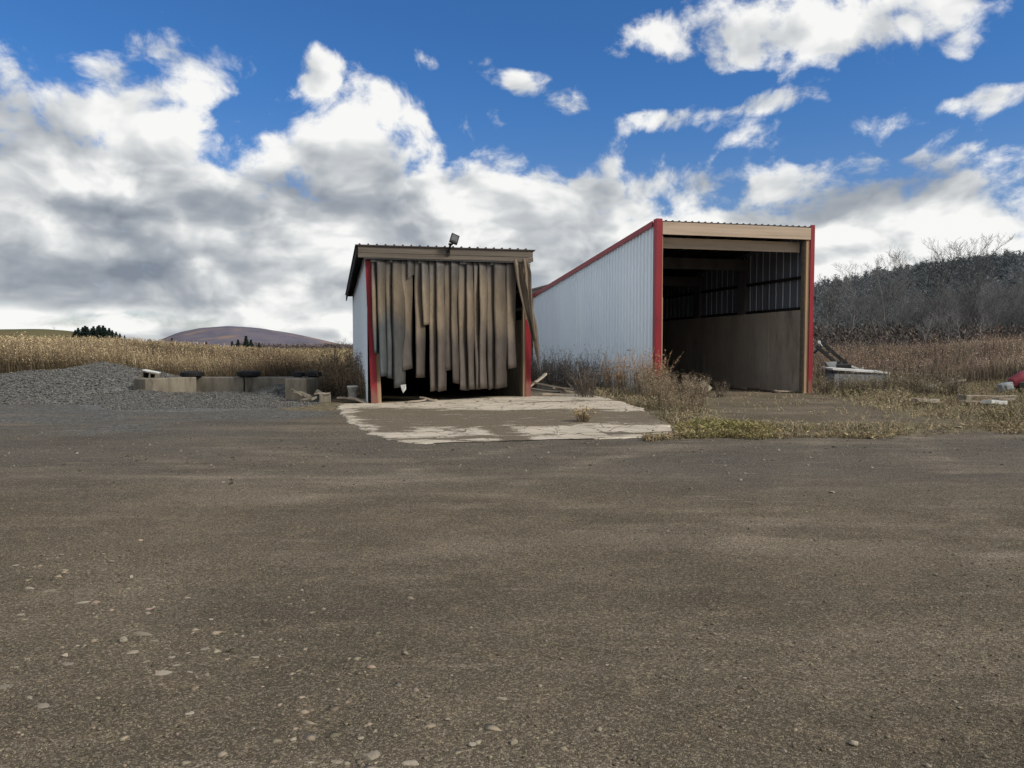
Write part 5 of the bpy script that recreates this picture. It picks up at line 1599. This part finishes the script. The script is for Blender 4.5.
# pale scrap lying in the grass
SG = 'pale scrap lying in the grass on the right'
for i, (px, py, L, w, th, rz, ry, lb, m) in enumerate([
        (930, 387, 0.42, 0.25, 0.16, 0.2, 0.0, 'pale broken block at the left end of the long scrap row', M_whitepl), (946, 383, 0.95, 0.2, 0.07, 0.12, -0.08, 'pale plank in the middle of the long scrap row', M_scrap),
        (958, 380.5, 0.7, 0.18, 0.07, 0.25, -0.1, 'pale plank at the right end of the long scrap row', M_scrap), (925, 401, 0.62, 0.4, 0.10, 0.1, 0.03, 'yellowish flat slab alone in the grass left of the other scrap', M_scrap),
        (964, 399, 0.35, 0.25, 0.14, 0.6, 0.1, 'small pale lump left of the flat scrap boards', M_conc), (977, 401.5, 0.8, 0.2, 0.05, -0.05, 0.02, 'long flat pale board on the grass', M_scrap),
        (995, 403, 0.50, 0.34, 0.10, 0.1, 0.05, 'bright flat stone slab lying under the red machine', M_whitepl), (990, 396, 1.6, 0.12, 0.05, 0.0, 0.0, 'thin long plank behind the flat scrap boards', M_scrap),
        (1003, 399, 0.6, 0.3, 0.06, 0.3, 0.0, 'brown flat sheet between grass and red machine', M_scrap)]):
    u_, v_ = ray(px, py + 1); y = 10.0
    while EYE + v_ * y > float(g(u_ * y, y)) + 0.10 and y < 60: y += 0.1
    x = u_ * y; z = float(g(x, y))
    board(lb, x, y, z + 0.09, L, w, th, rz, ry, 0.15 * math.sin(i * 2), m, SG, 'scrap_board', 160 + i, 'scrap')

# red machine half out of the picture
p = at(1018, 390, 27)
t = thing('red_machine', 'faded red machine with grey end at the right edge of the weeds', 'machine', (p.x + 0.35, 27, 0), 0)
Mx = Matrix.Translation((-0.1, 0, 0.62)) @ Matrix.Rotation(math.radians(62), 4, 'Y')
MB().lathe([(0, -0.55), (0.16, -0.55), (0.2, -0.5), (0.21, 0.0), (0.2, 0.6), (0, 0.62)], Mx, 20).build('hood', M_redbody, t, True)
mb = MB(); mb.box(-0.45, 0.6, -0.2, 0.3, 0.22, 0.42); mb.bar((-0.5, 0, 0.3), (-0.1, 0, 0.55), 0.08); mb.bar((-0.3, 0.1, 0.0), (-0.3, 0.1, 0.3), 0.1); mb.bar((0.5, 0.1, 0.0), (0.5, 0.1, 0.3), 0.1)
mb.build('chassis', M_blackmetal, t, bevel=0.02)
Mx = Matrix.Translation((-0.82, -0.05, 0.25)) @ Matrix.Rotation(math.radians(75), 4, 'Y')
_b = MB(); _b.box(-0.13, 0.15, -0.14, 0.14, -0.22, 0.2, Mx); _b.box(-0.08, 0.1, -0.2, 0.2, -0.1, 0.12, Mx); _b.tube(Mx @ Vector((0, 0, 0.2)), Mx @ Vector((0, 0, 0.3)), 0.07)
_b.build('grey_housing', M_greymetal, t, bevel=0.03)
mb = MB(); mb.bar((-0.75, 0, 0.3), (-0.35, 0, 0.42), 0.09); mb.build('linkage', M_redbody, t)
mb = MB(); mb.bar((-0.8, 0, 0.0), (-0.8, 0, 0.2), 0.1); mb.build('leg', M_blackmetal, t)


# ------------------------------------------------------------------ stones in the yard
def build_stones():
    rng = np.random.default_rng(91)
    SL = [stone_mesh(300 + i, 0.3, 2, (0.62, 0.5, 0.28, 0.7)[i % 4]) for i in range(8)]
    L1 = 'small pale stone lying loose on the brown dirt yard'
    L2 = 'flat pale stone bedded in the brown dirt yard at the left'
    G1, G2 = 'loose pale stones on the yard', 'flat stones bedded in the yard'
    # px, py, width in px, kind (0 round, 1 flat)
    ST = [(145, 634, 21, 1), (132, 652, 11, 1), (163, 673, 18, 1), (123, 641, 11, 0), (171, 656, 9, 1), (256, 656, 10, 1), (10, 686, 15, 1), (41, 707, 13, 1), (30, 698, 8, 1), (190, 713, 8, 1), (293, 741, 8, 1),
          (337, 762, 13, 1), (370, 755, 19, 1), (412, 763, 17, 1), (501, 699, 11, 1), (85, 602, 14, 1), (30, 588, 11, 1), (52, 590, 9, 1), (20, 615, 9, 1), (68, 664, 12, 1), (187, 652, 6, 1), (206, 648, 9, 1), (145, 660, 9, 1), (156, 640, 8, 1), (176, 664, 8, 1), (190, 671, 7, 1),
          (211, 620, 6, 0), (302, 590, 6, 0), (406, 655, 7, 0), (428, 698, 6, 0), (361, 739, 7, 0), (472, 745, 9, 0), (514, 743, 8, 0), (540, 687, 5, 0), (447, 720, 6, 0), (207, 674, 5, 0), (283, 715, 4, 0), (294, 741, 7, 0), (62, 556, 5, 0), (112, 562, 5, 0), (131, 577, 5, 0), (65, 656, 6, 0), (188, 611, 5, 0),
          (599, 730, 8, 0), (853, 744, 10, 0), (540, 687, 5, 0), (636, 750, 5, 0), (562, 707, 4, 0), (715, 634, 5, 0), (936, 576, 5, 0), (668, 533, 5, 0), (955, 701, 4, 0), (784, 752, 6, 0), (928, 766, 6, 0), (607, 665, 4, 0), (832, 493, 6, 0), (955, 555, 5, 0), (549, 733, 4, 0), (745, 678, 5, 0), (338, 690, 4, 0), (480, 730, 5, 0), (551, 733, 4, 0), (267, 667, 4, 0), (303, 600, 4, 0), (546, 642, 5, 0)]
    uniq = {0: 'largest flat pale stone, upper one among the bedded stones at the left', 12: 'long pale flat stone at the bottom edge of the yard',
            31: 'rounded pale stone, left of the pair at the bottom centre', 32: 'angular pale stone, right of the pair at the bottom centre',
            43: 'lone rounded pale stone right of the bottom centre', 44: 'lone long rounded stone at the bottom right', 30: 'yellowish white pebble above the long flat stone at the bottom'}
    for i, (px, py, w, kind) in enumerate(ST):
        x, y = on_ground(px, py); r = w * math.hypot(x, y, EYE) / F / 2
        o = bpy.data.objects.new('stone', SL[(i * 3) % 8]); COL.objects.link(o)
        z = float(g(x, y))
        if kind: o.scale = (r * 1.15, r * (0.6 + 0.4 * ((i * 7) % 5) / 4), r * 0.4); o.location = (x, y, z - r * 0.06)
        else: o.scale = (r, r * 0.85, r * 0.95); o.location = (x, y, z + r * 0.30)
        o.rotation_euler = (0.1 * math.sin(i), 0.1 * math.cos(i * 3), (0.5 * math.sin(i * 2.2)) if kind else i * 1.7)
        tag(o, uniq.get(i, L2 if kind else L1), 'stone', None if i in uniq else (G2 if kind else G1))
    # fine gravel
    n = 30000
    d = 2.6 + 14 * rng.random(n) ** 1.6; x = d * 0.72 * (2 * rng.random(n) - 1)
    cl = fbm(x * 0.9, d * 0.9, 3)
    keep = rng.random(n) < (0.10 + 0.9 * sstep(0.45, 0.68, cl)) * np.interp(x / d, [-0.3, 0.2], [1.0, 0.55])
    x, d = x[keep], d[keep]; n = len(x)
    S = 0.0026 + 0.009 * rng.random(n) ** 6 + 0.0005 * d
    P = np.stack([x, d, g(x, d) + S * 0.25], 1)
    a = octa(P, S, rng, 0.65)
    c = tint(rng, n, (0.15, 0.125, 0.09), 0.4)
    # grit: very small, everywhere near
    ng = 52000
    dg = 2.6 + 6.5 * rng.random(ng) ** 1.3; xg = dg * 0.70 * (2 * rng.random(ng) - 1)
    Sg = (0.0016 + 0.0024 * rng.random(ng) ** 2) * (0.7 + 0.12 * dg)
    ag = octa(np.stack([xg, dg, g(xg, dg) + Sg * 0.2], 1), Sg, rng, 0.7)
    cg = tint(rng, ng, (0.165, 0.138, 0.100), 0.45)
    # pale chips clustered at the left
    m = 460
    k = rng.integers(0, 5, m)
    cen = np.array([on_ground(*q) for q in ((78, 594), (150, 650), (15, 572), (240, 650), (340, 750))])
    sp = np.array([(0.5, 0.5), (0.75, 0.65), (0.5, 0.5), (0.5, 0.5), (0.4, 0.3)])
    x2 = cen[k, 0] + rng.standard_normal(m) * sp[k, 0]; y2 = cen[k, 1] + rng.standard_normal(m) * sp[k, 1]
    S2 = 0.007 + 0.03 * rng.random(m) ** 3
    P2 = np.stack([x2, y2, g(x2, y2)], 1)
    a2 = octa(P2, S2, rng, 0.22)
    c2 = tint(rng, m, (0.20, 0.165, 0.12), 0.25)
    # broken asphalt crumbs along the far edge of the yard
    m3 = 1500
    x3 = rng.uniform(-8, 13, m3); y3 = 11.4 + 1.1 * rng.standard_normal(m3) + 0.14 * np.maximum(x3, 0)
    ok = ~on_slab(x3, y3); x3, y3 = x3[ok], y3[ok]; m3 = len(x3)
    S3 = 0.010 + 0.03 * rng.random(m3) ** 4
    P3 = np.stack([x3, y3, g(x3, y3)], 1); a3 = octa(P3, S3, rng, 0.6)
    c3 = tint(rng, m3, (0.13, 0.115, 0.095), 0.5)
    V = np.concatenate([a[0], a2[0], a3[0], ag[0]]); Fc = np.concatenate([a[1], a2[1] + len(a[0]), a3[1] + len(a[0]) + len(a2[0]), ag[1] + len(a[0]) + len(a2[0]) + len(a3[0])])
    o = np_mesh('gravel', V, Fc, M_weed, np.repeat(np.concatenate([c, c2, c3, cg]), 6, 0)); o['kind'] = 'stuff'


build_stones()
